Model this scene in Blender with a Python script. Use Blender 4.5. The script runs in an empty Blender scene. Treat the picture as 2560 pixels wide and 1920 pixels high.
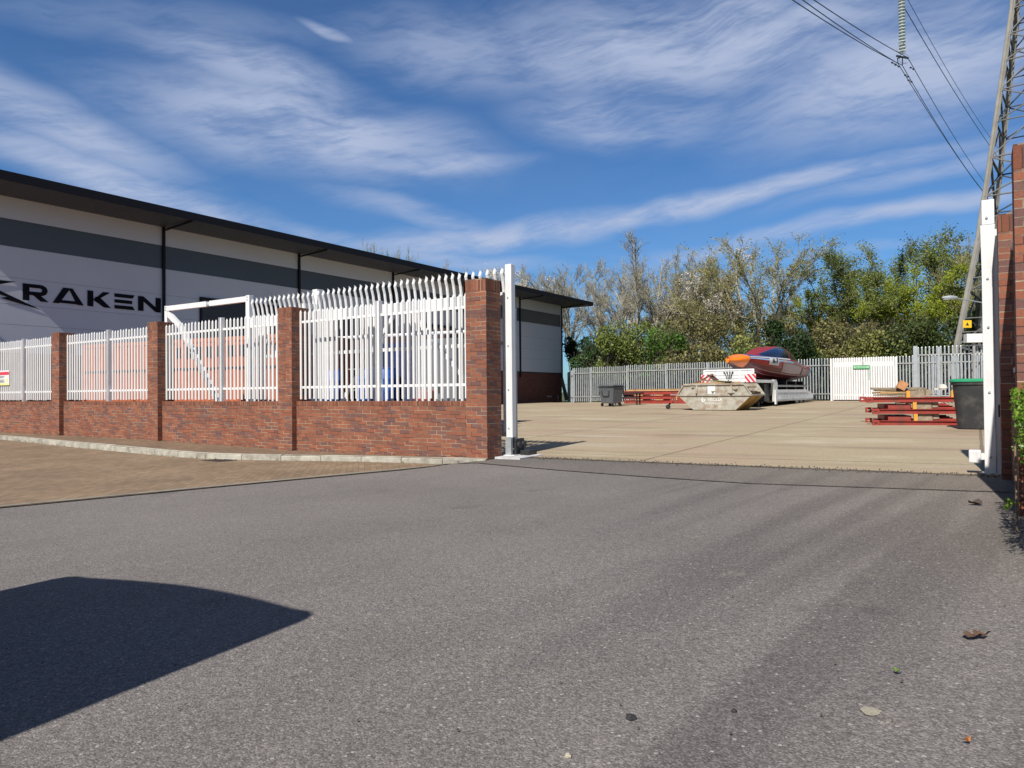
import bpy, bmesh, math, random
from mathutils import Vector, Matrix
from math import radians as R_, sin, cos, pi
random.seed(7)
sc = bpy.context.scene
col = sc.collection

# ------------------------------------------------------------------ camera
CAMH = 1.15; FPX = 1775.0
cam_d = bpy.data.cameras.new("camera"); cam = bpy.data.objects.new("camera", cam_d)
col.objects.link(cam); sc.camera = cam
cam_d.sensor_width = 36; cam_d.lens = FPX / 2560 * 36
cam_d.clip_start = .05; cam_d.clip_end = 3000
PITCH = math.atan(21 / FPX); ROLL = -.009
CR = Matrix.Rotation(pi / 2 + PITCH, 3, 'X') @ Matrix.Rotation(ROLL, 3, 'Z')
cam.matrix_world = Matrix.Translation((0, 0, CAMH)) @ CR.to_4x4()

# ------------------------------------------------------------------ sun, sky
EL, AZ = R_(44.5), R_(207.8)           # azimuth of the sun clockwise from +Y
sun_d = bpy.data.lights.new("sun", 'SUN'); sun = bpy.data.objects.new("sun", sun_d); col.objects.link(sun)
sun_d.energy = 5.0; sun_d.angle = R_(.53); sun_d.color = (1, .945, .86)
sdir = Vector((sin(AZ) * cos(EL), cos(AZ) * cos(EL), sin(EL)))
sun.rotation_euler = sdir.to_track_quat('Z', 'Y').to_euler()
sun.location = sdir * 60
sc.view_settings.view_transform = 'Standard'; sc.view_settings.look = 'None'
sc.view_settings.exposure = 0.28; sc.view_settings.gamma = 1

world = bpy.data.worlds.new("World"); sc.world = world; world.use_nodes = True
nt = world.node_tree; nt.nodes.clear()
class NG:
    """little helper for building node trees"""
    def __init__(s, t): s.t = t
    def n(s, ty, **kw):
        a = s.t.nodes.new(ty)
        for k, v in kw.items(): setattr(a, k, v)
        return a
    def put(s, sock, v):
        if hasattr(v, 'is_output') or isinstance(v, bpy.types.NodeSocket): s.t.links.new(v, sock)
        else: sock.default_value = v
    def m(s, op, a, b=None, c=None, clamp=False):
        q = s.n('ShaderNodeMath', operation=op, use_clamp=clamp)
        s.put(q.inputs[0], a)
        if b is not None: s.put(q.inputs[1], b)
        if c is not None: s.put(q.inputs[2], c)
        return q.outputs[0]
    def noise(s, vec, scale, detail=2, rough=.5, dist=0):
        q = s.n('ShaderNodeTexNoise'); s.put(q.inputs['Vector'], vec)
        q.inputs['Scale'].default_value = scale; q.inputs['Detail'].default_value = detail
        q.inputs['Roughness'].default_value = rough; q.inputs['Distortion'].default_value = dist
        return q.outputs['Fac']
    def ramp(s, f, stops, interp='LINEAR'):
        q = s.n('ShaderNodeValToRGB'); s.put(q.inputs[0], f); cr = q.color_ramp; cr.interpolation = interp
        while len(cr.elements) < len(stops): cr.elements.new(.5)
        for e, (p, c) in zip(cr.elements, stops):
            e.position = p; e.color = (c, c, c, 1) if isinstance(c, (int, float)) else (*c, 1)
        return q.outputs[0]
    def mix(s, f, a, b, mode='MIX'):
        q = s.n('ShaderNodeMix', data_type='RGBA', blend_type=mode)
        s.put(q.inputs[0], f)
        s.put(q.inputs[6], (*a, 1) if isinstance(a, tuple) and len(a) == 3 else a)
        s.put(q.inputs[7], (*b, 1) if isinstance(b, tuple) and len(b) == 3 else b)
        return q.outputs[2]
    def maprange(s, v, a, b, c=0, d=1, smooth=False):
        q = s.n('ShaderNodeMapRange', clamp=True)
        if smooth: q.interpolation_type = 'SMOOTHSTEP'
        s.put(q.inputs[0], v)
        for i, x in enumerate((a, b, c, d)): q.inputs[i + 1].default_value = x
        return q.outputs[0]
    def mapping(s, vec, scale=(1, 1, 1), rot=(0, 0, 0), loc=(0, 0, 0)):
        q = s.n('ShaderNodeMapping'); s.put(q.inputs[0], vec)
        q.inputs['Scale'].default_value = scale; q.inputs['Rotation'].default_value = rot; q.inputs['Location'].default_value = loc
        return q.outputs[0]
g = NG(nt)
sky = g.n('ShaderNodeTexSky', sky_type='NISHITA'); sky.sun_disc = False
sky.sun_elevation = EL; sky.sun_rotation = AZ; sky.altitude = 0; sky.air_density = 1.0; sky.dust_density = .35; sky.ozone_density = 2.2
tc = g.n('ShaderNodeTexCoord'); sep = g.n('ShaderNodeSeparateXYZ'); nt.links.new(tc.outputs['Generated'], sep.inputs[0])
az_ = g.m('ARCTAN2', sep.outputs[0], sep.outputs[1]); el_ = g.m('ARCSINE', sep.outputs[2])
comb = g.n('ShaderNodeCombineXYZ'); nt.links.new(az_, comb.inputs[0]); nt.links.new(el_, comb.inputs[1])
ae = comb.outputs[0]
# warp so that the cirrus gets curled edges
wn = g.n('ShaderNodeTexNoise'); nt.links.new(ae, wn.inputs['Vector']); wn.inputs['Scale'].default_value = 3.2; wn.inputs['Detail'].default_value = 3
wv = g.n('ShaderNodeVectorMath', operation='MULTIPLY_ADD'); nt.links.new(wn.outputs['Color'], wv.inputs[0])
wv.inputs[1].default_value = (.13, .09, 0); nt.links.new(ae, wv.inputs[2])
wsub = g.n('ShaderNodeVectorMath', operation='SUBTRACT'); nt.links.new(wv.outputs[0], wsub.inputs[0]); wsub.inputs[1].default_value = (.065, .045, 0)
aw = wsub.outputs[0]
def pxang(x, y):
    a = math.atan((x - 1280) / FPX); e = math.atan((981 - y) / FPX * cos(a)); return a, e
#   cx, cy, half length, half height (source pixels), tilt (deg, + falls to the right), strength
BLOBS = [(760, 330, 430, 95, 6, 1.0), (640, 190, 300, 60, 8, .75), (330, 450, 420, 42, 13, .95), (160, 300, 330, 55, 16, .8),
         (1080, 425, 240, 28, -3, .8), (1750, 110, 620, 120, 3, .9), (2250, 190, 420, 130, -8, .95), (1560, 300, 260, 75, 4, .75),
         (1180, 130, 330, 90, 4, .55), (1750, 520, 650, 25, -7, 1.0), (1250, 590, 420, 34, -6, .95), (2150, 560, 560, 22, -5, .85),
         (1050, 540, 230, 30, 10, .55), (820, 590, 150, 18, 10, .6), (800, 72, 75, 15, 12, .7), (2350, 430, 350, 22, -8, .55),
         (1100, 640, 330, 22, 3, .6), (2000, 640, 420, 12, 4, .35), (400, 60, 420, 40, -6, .25)]
tot = None
for (cx, cy, hw, hh, tilt, st) in BLOBS:
    a, e = pxang(cx, cy); t_ = R_(tilt)
    sx, sy = hw / FPX * cos(a), hh / FPX
    v = g.n('ShaderNodeVectorMath', operation='SUBTRACT'); nt.links.new(aw, v.inputs[0]); v.inputs[1].default_value = (a, e, 0)
    mp = g.mapping(v.outputs[0], rot=(0, 0, t_))
    mp2 = g.mapping(mp, scale=(1 / sx, 1 / sy, 0))
    ln = g.n('ShaderNodeVectorMath', operation='LENGTH'); nt.links.new(mp2, ln.inputs[0])
    b = g.maprange(ln.outputs['Value'], 1.45, .15, 0, st, True)
    tot = b if tot is None else g.m('MAXIMUM', tot, b)
fl = g.mapping(aw, scale=(2.2, 8, 1), rot=(0, 0, R_(-4)))
n1 = g.noise(fl, 2.6, 6, .55, .35)
fl2 = g.mapping(aw, scale=(5, 22, 1), rot=(0, 0, R_(-10)))
n2 = g.noise(fl2, 3, 5, .6, .25)
fl3 = g.mapping(g.mapping(aw, rot=(0, 0, R_(-14))), scale=(7, 60, 1))
n3 = g.noise(fl3, 3, 4, .6, .2)
nn = g.m('ADD', g.m('ADD', g.m('MULTIPLY', n1, .60), g.m('MULTIPLY', n2, .24)), g.m('MULTIPLY', n3, .16))
nn = g.maprange(nn, .34, .60, 0, 1, True)
cm = g.m('MULTIPLY', tot, g.m('MULTIPLY_ADD', nn, .80, .30), clamp=True)
cm = g.m('ADD', g.m('MULTIPLY', cm, .86), g.m('MULTIPLY', nn, .03), clamp=True)
# tint + clouds
skyc = g.mix(1.0, sky.outputs[0], (.36, .60, .86), 'MULTIPLY')
sky_grey = g.n('ShaderNodeVectorMath', operation='DOT_PRODUCT'); nt.links.new(tc.outputs['Generated'], sky_grey.inputs[0]); sky_grey.inputs[1].default_value = tuple(sdir)
skyc = g.mix(g.maprange(sky_grey.outputs['Value'], .1, .95, 0, .75, True), skyc, (1.5, 1.6, 1.8))  # grey added to the unseen sky round the sun, takes blue out of shadows
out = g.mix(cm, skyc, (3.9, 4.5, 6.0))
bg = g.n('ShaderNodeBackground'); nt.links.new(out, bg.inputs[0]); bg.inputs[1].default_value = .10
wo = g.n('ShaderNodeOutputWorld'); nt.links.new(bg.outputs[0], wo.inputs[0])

# ------------------------------------------------------------------ frames
OX, OY = -.82, 12.68
U = Vector((.8365, -.5479)); B = Vector((.5479, .8365)); RZ = math.atan2(-.5479, .8365)
def W(s, t, z=0): return Vector((OX + s * U.x + t * B.x, OY + s * U.y + t * B.y, z))
def ST(x, y):
    q = Vector((x - OX, y - OY)); return q.dot(U), q.dot(B)
def ray(px, py): return CR @ Vector((px - 1280, 960 - py, -FPX))
def lerp(a, b, k): return a + (b - a) * k
def interp(x, xs, ys):
    if x <= xs[0]: return ys[0]
    for i in range(len(xs) - 1):
        if x <= xs[i + 1]: return lerp(ys[i], ys[i + 1], (x - xs[i]) / (xs[i + 1] - xs[i]))
    return ys[-1]
def sstep(a, b, x):
    k = min(1, max(0, (x - a) / (b - a))); return k * k * (3 - 2 * k)
def z_line(s): return -.03 + .0165 * min(8, max(0, s))
def z_pave(s): return interp(s, [-15, -9.8, -4.7, -2, 0], [.0, -.01, -.06, -.05, -.02])
def z_front(s, t):
    b = interp(s, [-30, -15, -5, 0, 8], [-.12, -.12, -.18, -.14, .10])
    return lerp(b, z_line(s) - .006, sstep(-1.6, .1, t) * sstep(-.6, .6, s))
def z_yard(s, t):
    zl = z_line(s)
    if t < 21: return lerp(zl, .27, max(0, t) / 21)
    far = .50 if s > -10 else lerp(.50, .36, min(1, (-10 - s) / 8))
    return lerp(.27, far, min(1, (t - 21) / 13.2))
def on(px, py, zf=None):
    """point where a sight line meets the yard floor"""
    d = ray(px, py); z = 0
    for _ in range(30):
        k = (z - CAMH) / d.z; x, y = d.x * k, d.y * k
        s, t = ST(x, y); z = .5 * z + .5 * (zf or z_yard)(s, t)
    return Vector((x, y, z))
def at(px, py, Y):
    d = ray(px, py); k = Y / d.y; return Vector((d.x * k, Y, CAMH + d.z * k))

# ------------------------------------------------------------------ materials
MATS = {}
def newmat(name):
    m = bpy.data.materials.new(name); m.use_nodes = True; t = m.node_tree; t.nodes.clear()
    G = NG(t); o = G.n('ShaderNodeOutputMaterial'); p = G.n('ShaderNodeBsdfPrincipled'); t.links.new(p.outputs[0], o.inputs[0])
    return m, G, p
def paint(name, c, rough=.5, metal=0, var=.12, scale=6, bump=.0, bscale=80, dirt=None, dirtamt=.0, spec=.5, streak=False, coat=0):
    if name in MATS: return MATS[name]
    m, G, p = newmat(name)
    tc = G.n('ShaderNodeTexCoord').outputs['Object']
    n = G.noise(tc, scale, 5, .6)
    lo = tuple(x * (1 - var) for x in c); hi = tuple(min(1, x * (1 + var)) for x in c)
    cc = G.ramp(n, [(.3, lo), (.7, hi)])
    if dirt:
        v = G.mapping(tc, scale=(5, 5, .7)) if streak else tc
        d = G.noise(v, 3.0, 6, .65)
        f = G.maprange(d, .5 - dirtamt * .25, .78 - dirtamt * .3, 0, min(1, .35 + dirtamt), True)
        cc = G.mix(f, cc, dirt)
    p_link(G, p, cc)
    p.inputs['Roughness'].default_value = rough; p.inputs['Metallic'].default_value = metal
    p.inputs['Specular IOR Level'].default_value = spec
    if coat: p.inputs['Coat Weight'].default_value = coat; p.inputs['Coat Roughness'].default_value = .08
    if bump:
        b = G.n('ShaderNodeBump'); b.inputs['Strength'].default_value = bump; b.inputs['Distance'].default_value = .01
        G.put(b.inputs['Height'], G.noise(tc, bscale, 4, .6)); G.t.links.new(b.outputs[0], p.inputs['Normal'])
    MATS[name] = m; return m
def p_link(G, p, c): G.put(p.inputs['Base Color'], (*c, 1) if isinstance(c, tuple) else c)

def brick(name, bw=.225, bh=.075, mort=.010, cols=None, rough=.85, mcol=(.40, .33, .23), mdark=(.06, .045, .04), noff=0, mbal=.5):
    if name in MATS: return MATS[name]
    cols = cols or [(0, (.15, .078, .072)), (.12, (.17, .083, .070)), (.26, (.205, .085, .058)), (.45, (.265, .097, .060)), (.62, (.24, .088, .056)), (.8, (.30, .112, .062)), (.93, (.225, .092, .063)), (1, (.18, .092, .078))]
    m, G, p = newmat(name)
    uv = G.n('ShaderNodeUVMap').outputs[0]
    wob = G.n('ShaderNodeTexNoise'); G.t.links.new(uv, wob.inputs['Vector']); wob.inputs['Scale'].default_value = 9
    va = G.n('ShaderNodeVectorMath', operation='MULTIPLY_ADD'); G.t.links.new(wob.outputs['Color'], va.inputs[0]); va.inputs[1].default_value = (.008, .006, 0); G.t.links.new(uv, va.inputs[2])
    sp = G.n('ShaderNodeSeparateXYZ'); G.t.links.new(va.outputs[0], sp.inputs[0])
    ry = G.m('DIVIDE', sp.outputs[1], bh); row = G.m('FLOOR', ry); fy = G.m('FRACT', ry)
    rx = G.m('ADD', G.m('DIVIDE', sp.outputs[0], bw), G.m('MULTIPLY', G.m('MODULO', G.m('ABSOLUTE', row), 2.0), .5))
    cx = G.m('FLOOR', rx); fx = G.m('FRACT', rx)
    cb = G.n('ShaderNodeCombineXYZ'); G.put(cb.inputs[0], cx); G.put(cb.inputs[1], row); cb.inputs[2].default_value = noff
    wn = G.n('ShaderNodeTexWhiteNoise', noise_dimensions='3D'); G.t.links.new(cb.outputs[0], wn.inputs['Vector'])
    big = G.noise(uv, 1.3, 3, .6)
    rnd = G.m('ADD', wn.outputs['Value'], G.m('MULTIPLY', G.m('SUBTRACT', big, .5), .9), clamp=True)
    bc = G.ramp(rnd, cols)
    fine = G.noise(uv, 55, 4, .7)
    bc = G.mix(1.0, bc, G.ramp(fine, [(.25, .72), (.75, 1.22)]), 'MULTIPLY')
    # mortar
    mx = G.m('LESS_THAN', G.m('MULTIPLY', fx, bw), mort); my = G.m('LESS_THAN', G.m('MULTIPLY', fy, bh), mort)
    mm = G.m('MAXIMUM', mx, my)
    mn = G.noise(uv, 1.9, 4, .65)
    cb2 = G.n('ShaderNodeCombineXYZ'); G.put(cb2.inputs[0], cx); G.put(cb2.inputs[1], row); cb2.inputs[2].default_value = 7.7
    w2 = G.n('ShaderNodeTexWhiteNoise', noise_dimensions='3D'); G.t.links.new(cb2.outputs[0], w2.inputs['Vector'])
    mk = G.m('ADD', mn, G.m('MULTIPLY', G.m('SUBTRACT', w2.outputs['Value'], .5), .35))
    mc = G.mix(G.maprange(mk, mbal - .12, mbal + .16, 0, 1), mdark, mcol)
    cc = G.mix(mm, bc, mc)
    st = G.noise(G.mapping(uv, scale=(1.3, .35, 1)), 1.6, 5, .6)
    cc = G.mix(G.maprange(st, .45, .75, 0, .35), cc, (.10, .055, .04))
    p_link(G, p, cc); p.inputs['Roughness'].default_value = rough; p.inputs['Specular IOR Level'].default_value = .25
    b = G.n('ShaderNodeBump'); b.inputs['Strength'].default_value = .7; b.inputs['Distance'].default_value = .006
    G.put(b.inputs['Height'], G.m('SUBTRACT', G.m('MULTIPLY', fine, .5), mm)); G.t.links.new(b.outputs[0], p.inputs['Normal'])
    MATS[name] = m; return m

def asphalt_mat(name, base, patch=False):
    m, G, p = newmat(name); tc = G.n('ShaderNodeTexCoord').outputs['Object']
    big = G.noise(tc, .35, 4, .6)
    c = G.ramp(big, [(.3, tuple(x * .88 for x in base)), (.7, tuple(x * 1.12 for x in base))])
    # wheel-worn bands sweeping into the gateway
    wb = G.mapping(G.mapping(tc, rot=(0, 0, R_(-50))), scale=(.09, 1.7, 1))
    wn = G.noise(wb, 1.35, 2, .45, .2)
    sp = G.n('ShaderNodeSeparateXYZ'); G.t.links.new(tc, sp.inputs[0])
    area = G.m('MULTIPLY', G.maprange(G.m('SUBTRACT', sp.outputs[0], G.m('MULTIPLY', sp.outputs[1], .28)), -1.6, .4, .12, 1, True), G.maprange(sp.outputs[1], 11.5, 8.0, 0, 1, True))
    dk = G.m('MULTIPLY', G.maprange(wn, .57, .40, 0, .46, True), area)
    c = G.mix(dk, c, (.075, .068, .070))
    stn = G.noise(tc, .9, 3, .55); c = G.mix(G.maprange(stn, .64, .72, 0, .35, True), c, (.07, .062, .06))
    stn2 = G.noise(G.mapping(tc, loc=(5, 3, 0)), 2.3, 4, .6); c = G.mix(G.maprange(stn2, .62, .74, 0, .3, True), c, (.26, .23, .19))
    # right side is dustier / browner
    c = G.mix(G.maprange(sp.outputs[0], .8, 5, 0, .30, True), c, (.24, .20, .155))
    # aggregate
    vo = G.n('ShaderNodeTexVoronoi'); G.t.links.new(tc, vo.inputs['Vector']); vo.inputs['Scale'].default_value = 150
    vr = G.n('ShaderNodeSeparateColor'); G.t.links.new(vo.outputs['Color'], vr.inputs[0])
    c = G.mix(1, c, G.ramp(vr.outputs[0], [(0, .58), (.25, .76), (.6, 1.0), (.85, 1.2), (1, 1.6)]), 'MULTIPLY')
    n2 = G.noise(tc, 38, 3, .7); c = G.mix(1, c, G.ramp(n2, [(.3, .8), (.7, 1.2)]), 'MULTIPLY')
    vo2 = G.n('ShaderNodeTexVoronoi'); G.t.links.new(tc, vo2.inputs['Vector']); vo2.inputs['Scale'].default_value = 42
    v2 = G.n('ShaderNodeSeparateColor'); G.t.links.new(vo2.outputs['Color'], v2.inputs[0])
    white = G.m('MULTIPLY', G.m('GREATER_THAN', v2.outputs[1], .93), G.m('LESS_THAN', vo2.outputs['Distance'], .27))
    c = G.mix(G.m('MULTIPLY', white, .7), c, (.42, .39, .35))
    p_link(G, p, c); p.inputs['Roughness'].default_value = .86; p.inputs['Specular IOR Level'].default_value = .22
    b = G.n('ShaderNodeBump'); b.inputs['Strength'].default_value = .5; b.inputs['Distance'].default_value = .005
    G.put(b.inputs['Height'], G.m('ADD', G.m('MULTIPLY', vo.outputs['Distance'], -1), n2)); G.t.links.new(b.outputs[0], p.inputs['Normal'])
    return m

def concrete_mat():
    m, G, p = newmat('yard_concrete'); tc = G.n('ShaderNodeTexCoord').outputs['Object']
    vv = G.mapping(tc, rot=(0, 0, -RZ))
    sp = G.n('ShaderNodeSeparateXYZ'); G.t.links.new(vv, sp.inputs[0])
    n = G.noise(tc, .22, 6, .62)
    c = G.ramp(n, [(.28, (.27, .21, .135)), (.42, (.37, .285, .205)), (.56, (.36, .30, .20)), (.72, (.47, .40, .30))])
    n2 = G.noise(G.mapping(vv, scale=(.28, 1.4, 1)), .8, 6, .66)
    c = G.mix(G.maprange(n2, .52, .72, 0, .6), c, (.20, .155, .11))
    n3 = G.noise(G.mapping(vv, scale=(.3, 1.2, 1), loc=(3, 7, 0)), .6, 5, .62)
    c = G.mix(G.maprange(n3, .56, .72, 0, .75), c, (.44, .41, .33))
    n4 = G.noise(tc, 26, 5, .75); c = G.mix(1, c, G.ramp(n4, [(.3, .78), (.7, 1.18)]), 'MULTIPLY')
    vo = G.n('ShaderNodeTexVoronoi'); G.t.links.new(tc, vo.inputs['Vector']); vo.inputs['Scale'].default_value = 9
    sp2 = G.m('LESS_THAN', vo.outputs['Distance'], .055); c = G.mix(G.m('MULTIPLY', sp2, .6), c, (.09, .07, .05))
    # joints every 5 m both ways
    wob = G.m('MULTIPLY', G.m('SUBTRACT', G.noise(tc, 3, 4, .6), .5), .05)
    jx = G.m('ABSOLUTE', G.m('SUBTRACT', G.m('FRACT', G.m('DIVIDE', G.m('ADD', sp.outputs[0], 2.25), 4.6)), .5))
    jy = G.m('ABSOLUTE', G.m('SUBTRACT', G.m('FRACT', G.m('DIVIDE', G.m('ADD', sp.outputs[1], -8.96), 5.2)), .5))
    j = G.m('LESS_THAN', G.m('ADD', G.m('MINIMUM', G.m('MULTIPLY', jx, 4.6), G.m('MULTIPLY', jy, 5.2)), wob), .028)
    c = G.mix(G.m('MULTIPLY', j, .62), c, (.10, .08, .06))
    p_link(G, p, c); p.inputs['Roughness'].default_value = .9; p.inputs['Specular IOR Level'].default_value = .2
    b = G.n('ShaderNodeBump'); b.inputs['Strength'].default_value = .4; b.inputs['Distance'].default_value = .01
    G.put(b.inputs['Height'], n4); G.t.links.new(b.outputs[0], p.inputs['Normal'])
    return m

def paving_mat(name, c0):
    m, G, p = newmat(name); tc = G.n('ShaderNodeTexCoord').outputs['Object']
    v = G.mapping(tc, rot=(0, 0, -RZ + R_(45)))
    br = G.n('ShaderNodeTexBrick'); G.t.links.new(v, br.inputs['Vector']); br.inputs['Scale'].default_value = 1
    br.inputs['Brick Width'].default_value = .2; br.inputs['Row Height'].default_value = .1; br.inputs['Mortar Size'].default_value = .0035
    br.inputs['Color1'].default_value = (*[x * .86 for x in c0], 1); br.inputs['Color2'].default_value = (*[x * 1.14 for x in c0], 1); br.inputs['Mortar'].default_value = (*[x * .62 for x in c0], 1)
    n = G.noise(tc, .7, 5, .6); c = G.mix(1, br.outputs[0], G.ramp(n, [(.3, .82), (.7, 1.16)]), 'MULTIPLY')
    n2 = G.noise(tc, 60, 3, .7); c = G.mix(1, c, G.ramp(n2, [(.3, .75), (.7, 1.25)]), 'MULTIPLY')
    p_link(G, p, c); p.inputs['Roughness'].default_value = .9; p.inputs['Specular IOR Level'].default_value = .2
    b = G.n('ShaderNodeBump'); b.inputs['Strength'].default_value = .4; b.inputs['Distance'].default_value = .006
    G.put(b.inputs['Height'], G.m('SUBTRACT', n2, br.outputs['Fac'])); G.t.links.new(b.outputs[0], p.inputs['Normal'])
    return m

def leafmat(name, c, var=.35, hue=None, rough=.6, trans=.25):
    if name in MATS: return MATS[name]
    m, G, p = newmat(name)
    gi = G.n('ShaderNodeNewGeometry'); tc = G.n('ShaderNodeTexCoord').outputs['Object']
    r = gi.outputs['Random Per Island']
    h = hue or tuple(x * 1.5 for x in c)
    cc = G.ramp(r, [(0, tuple(x * (1 - var) for x in c)), (.5, c), (1, h)])
    cc = G.mix(1, cc, G.ramp(G.noise(tc, .6, 3, .5), [(.3, .7), (.7, 1.3)]), 'MULTIPLY')
    p_link(G, p, cc); p.inputs['Roughness'].default_value = rough; p.inputs['Specular IOR Level'].default_value = .3
    if trans:
        tr = G.n('ShaderNodeBsdfTranslucent'); G.put(tr.inputs[0], cc); mx = G.n('ShaderNodeMixShader'); mx.inputs[0].default_value = trans
        o = [n for n in G.t.nodes if n.type == 'OUTPUT_MATERIAL'][0]
        G.t.links.new(p.outputs[0], mx.inputs[1]); G.t.links.new(tr.outputs[0], mx.inputs[2]); G.t.links.new(mx.outputs[0], o.inputs[0])
    MATS[name] = m; return m

WHITE = paint('white_gloss_paint', (.70, .705, .715), .35, var=.03, scale=3, dirt=(.45, .40, .33), dirtamt=.04, streak=True)
GALV = paint('galvanised_steel', (.40, .435, .46), .42, .35, var=.16, scale=4, bump=.1, bscale=40)
GALVD = paint('dull_galvanised_steel', (.34, .35, .35), .55, .35, var=.2, scale=3)
DARKST = paint('dark_steel', (.045, .047, .055), .45, .4, var=.2)
BLACK = paint('black_plastic', (.02, .02, .022), .45, var=.2)
REDP = paint('red_oxide_paint', (.30, .035, .025), .5, var=.2, scale=5, dirt=(.13, .05, .035), dirtamt=.35, bump=.1)
TIMB = paint('sawn_timber', (.48, .30, .13), .8, var=.3, scale=9, bump=.3, bscale=60, dirt=(.30, .19, .10), dirtamt=.3)
TIMG = paint('grey_weathered_timber', (.26, .21, .15), .85, var=.35, scale=8, bump=.3, bscale=60)
YELT = paint('yellow_painted_timber', (.62, .30, .04), .7, var=.15)
BRICK = brick('red_brick'); BRICKS = brick('red_brick_on_edge', bw=.075, bh=.225, noff=3, cols=[(0, (.15, .055, .038)), (.5, (.20, .07, .042)), (1, (.25, .09, .05))])
BRICKD = brick('dark_red_brick', cols=[(0, (.13, .05, .042)), (.5, (.165, .06, .047)), (1, (.19, .07, .052))], mcol=(.19, .13, .11), mdark=(.10, .06, .05))

# ------------------------------------------------------------------ mesh building
class MB:
    def __init__(s): s.v = []; s.f = []; s.mi = []
    def add(s, vs, fs, mi=0):
        o = len(s.v); s.v += [tuple(v) for v in vs]; s.f += [tuple(i + o for i in f) for f in fs]; s.mi += [mi] * len(fs); return s
    def box(s, x0, x1, y0, y1, z0, z1, mi=0):
        return s.add([(x0, y0, z0), (x1, y0, z0), (x1, y1, z0), (x0, y1, z0), (x0, y0, z1), (x1, y0, z1), (x1, y1, z1), (x0, y1, z1)],
              [(0, 3, 2, 1), (4, 5, 6, 7), (0, 1, 5, 4), (1, 2, 6, 5), (2, 3, 7, 6), (3, 0, 4, 7)], mi)
    def cbox(s, c, sx, sy, sz, rz=0, rx=0, ry=0, mi=0):
        M = Matrix.Translation(c) @ Matrix.Rotation(rz, 4, 'Z') @ Matrix.Rotation(ry, 4, 'Y') @ Matrix.Rotation(rx, 4, 'X')
        vs = [M @ Vector((a * sx / 2, b * sy / 2, c2 * sz / 2)) for c2 in (-1, 1) for (a, b) in ((-1, -1), (1, -1), (1, 1), (-1, 1))]
        return s.add(vs, [(0, 3, 2, 1), (4, 5, 6, 7), (0, 1, 5, 4), (1, 2, 6, 5), (2, 3, 7, 6), (3, 0, 4, 7)], mi)
    def prism(s, poly, a0, a1, axis='y', mi=0):
        """poly in the other two axes (x,z for y; y,z for x; x,y for z)"""
        def P(p, a):
            return (p[0], a, p[1]) if axis == 'y' else ((a, p[0], p[1]) if axis == 'x' else (p[0], p[1], a))
        n = len(poly); vs = [P(p, a0) for p in poly] + [P(p, a1) for p in poly]
        fs = [tuple(range(n)), tuple(range(2 * n - 1, n - 1, -1))] + [(i, i + n, (i + 1) % n + n, (i + 1) % n) for i in range(n)]
        return s.add(vs, fs, mi)
    def tube(s, p0, p1, r, n=8, r1=None, caps=True, mi=0):
        p0, p1 = Vector(p0), Vector(p1); r1 = r if r1 is None else r1; d = p1 - p0
        if d.length < 1e-6: return s
        a = d.normalized().orthogonal().normalized(); b = d.normalized().cross(a); vs = []
        for p, q in ((p0, r), (p1, r1)):
            for i in range(n):
                k = 2 * pi * i / n; vs.append(p + (a * cos(k) + b * sin(k)) * q)
        fs = [(i, (i + 1) % n, (i + 1) % n + n, i + n) for i in range(n)]
        if caps: fs += [tuple(range(n - 1, -1, -1)), tuple(range(n, 2 * n))]
        return s.add(vs, fs, mi)
    def bar(s, p0, p1, w, h=None, mi=0):
        p0, p1 = Vector(p0), Vector(p1); h = h or w; d = (p1 - p0).normalized()
        up = Vector((0, 0, 1)) if abs(d.z) < .95 else Vector((0, 1, 0))
        a = d.cross(up).normalized(); b = a.cross(d); vs = []
        for p in (p0, p1):
            for i, j in ((-1, -1), (1, -1), (1, 1), (-1, 1)): vs.append(p + a * i * w / 2 + b * j * h / 2)
        return s.add(vs, [(0, 1, 2, 3), (7, 6, 5, 4), (0, 4, 5, 1), (1, 5, 6, 2), (2, 6, 7, 3), (3, 7, 4, 0)], mi)
    def lathe(s, prof, n=16, c=(0, 0, 0), mi=0, caps=True):
        vs = []
        for (r, z) in prof:
            for i in range(n): k = 2 * pi * i / n; vs.append((c[0] + r * cos(k), c[1] + r * sin(k), c[2] + z))
        fs = []
        for j in range(len(prof) - 1):
            for i in range(n): fs.append((j * n + i, j * n + (i + 1) % n, (j + 1) * n + (i + 1) % n, (j + 1) * n + i))
        if caps: fs += [tuple(range(n - 1, -1, -1)), tuple(range((len(prof) - 1) * n, len(prof) * n))]
        return s.add(vs, fs, mi)
    def build(s, name, mat, parent=None, bevel=0, smooth=False, loc=None, rz=None, uv=True, fixn=True):
        me = bpy.data.meshes.new(name); me.from_pydata(s.v, [], s.f)
        mats = mat if isinstance(mat, (list, tuple)) else [mat]
        for q in mats: me.materials.append(q)
        if any(s.mi): me.polygons.foreach_set('material_index', s.mi)
        if fixn:
            bm = bmesh.new(); bm.from_mesh(me); bmesh.ops.recalc_face_normals(bm, faces=bm.faces); bm.to_mesh(me); bm.free()
        if uv:
            ul = me.uv_layers.new(name='UVMap').data
            for p in me.polygons:
                n = p.normal; ax = max(range(3), key=lambda i: abs(n[i]))
                for li in p.loop_indices:
                    c = me.vertices[me.loops[li].vertex_index].co
                    ul[li].uv = (c.y, c.z) if ax == 0 else ((c.x, c.z) if ax == 1 else (c.x, c.y))
        if smooth: me.polygons.foreach_set('use_smooth', [True] * len(me.polygons))
        o = bpy.data.objects.new(name, me); col.objects.link(o)
        if parent: o.parent = parent
        if loc is not None: o.location = loc
        if rz is not None: o.rotation_euler = (0, 0, rz)
        if bevel:
            b = o.modifiers.new('bevel', 'BEVEL'); b.width = bevel; b.segments = 2; b.limit_method = 'ANGLE'
        return o
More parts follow.
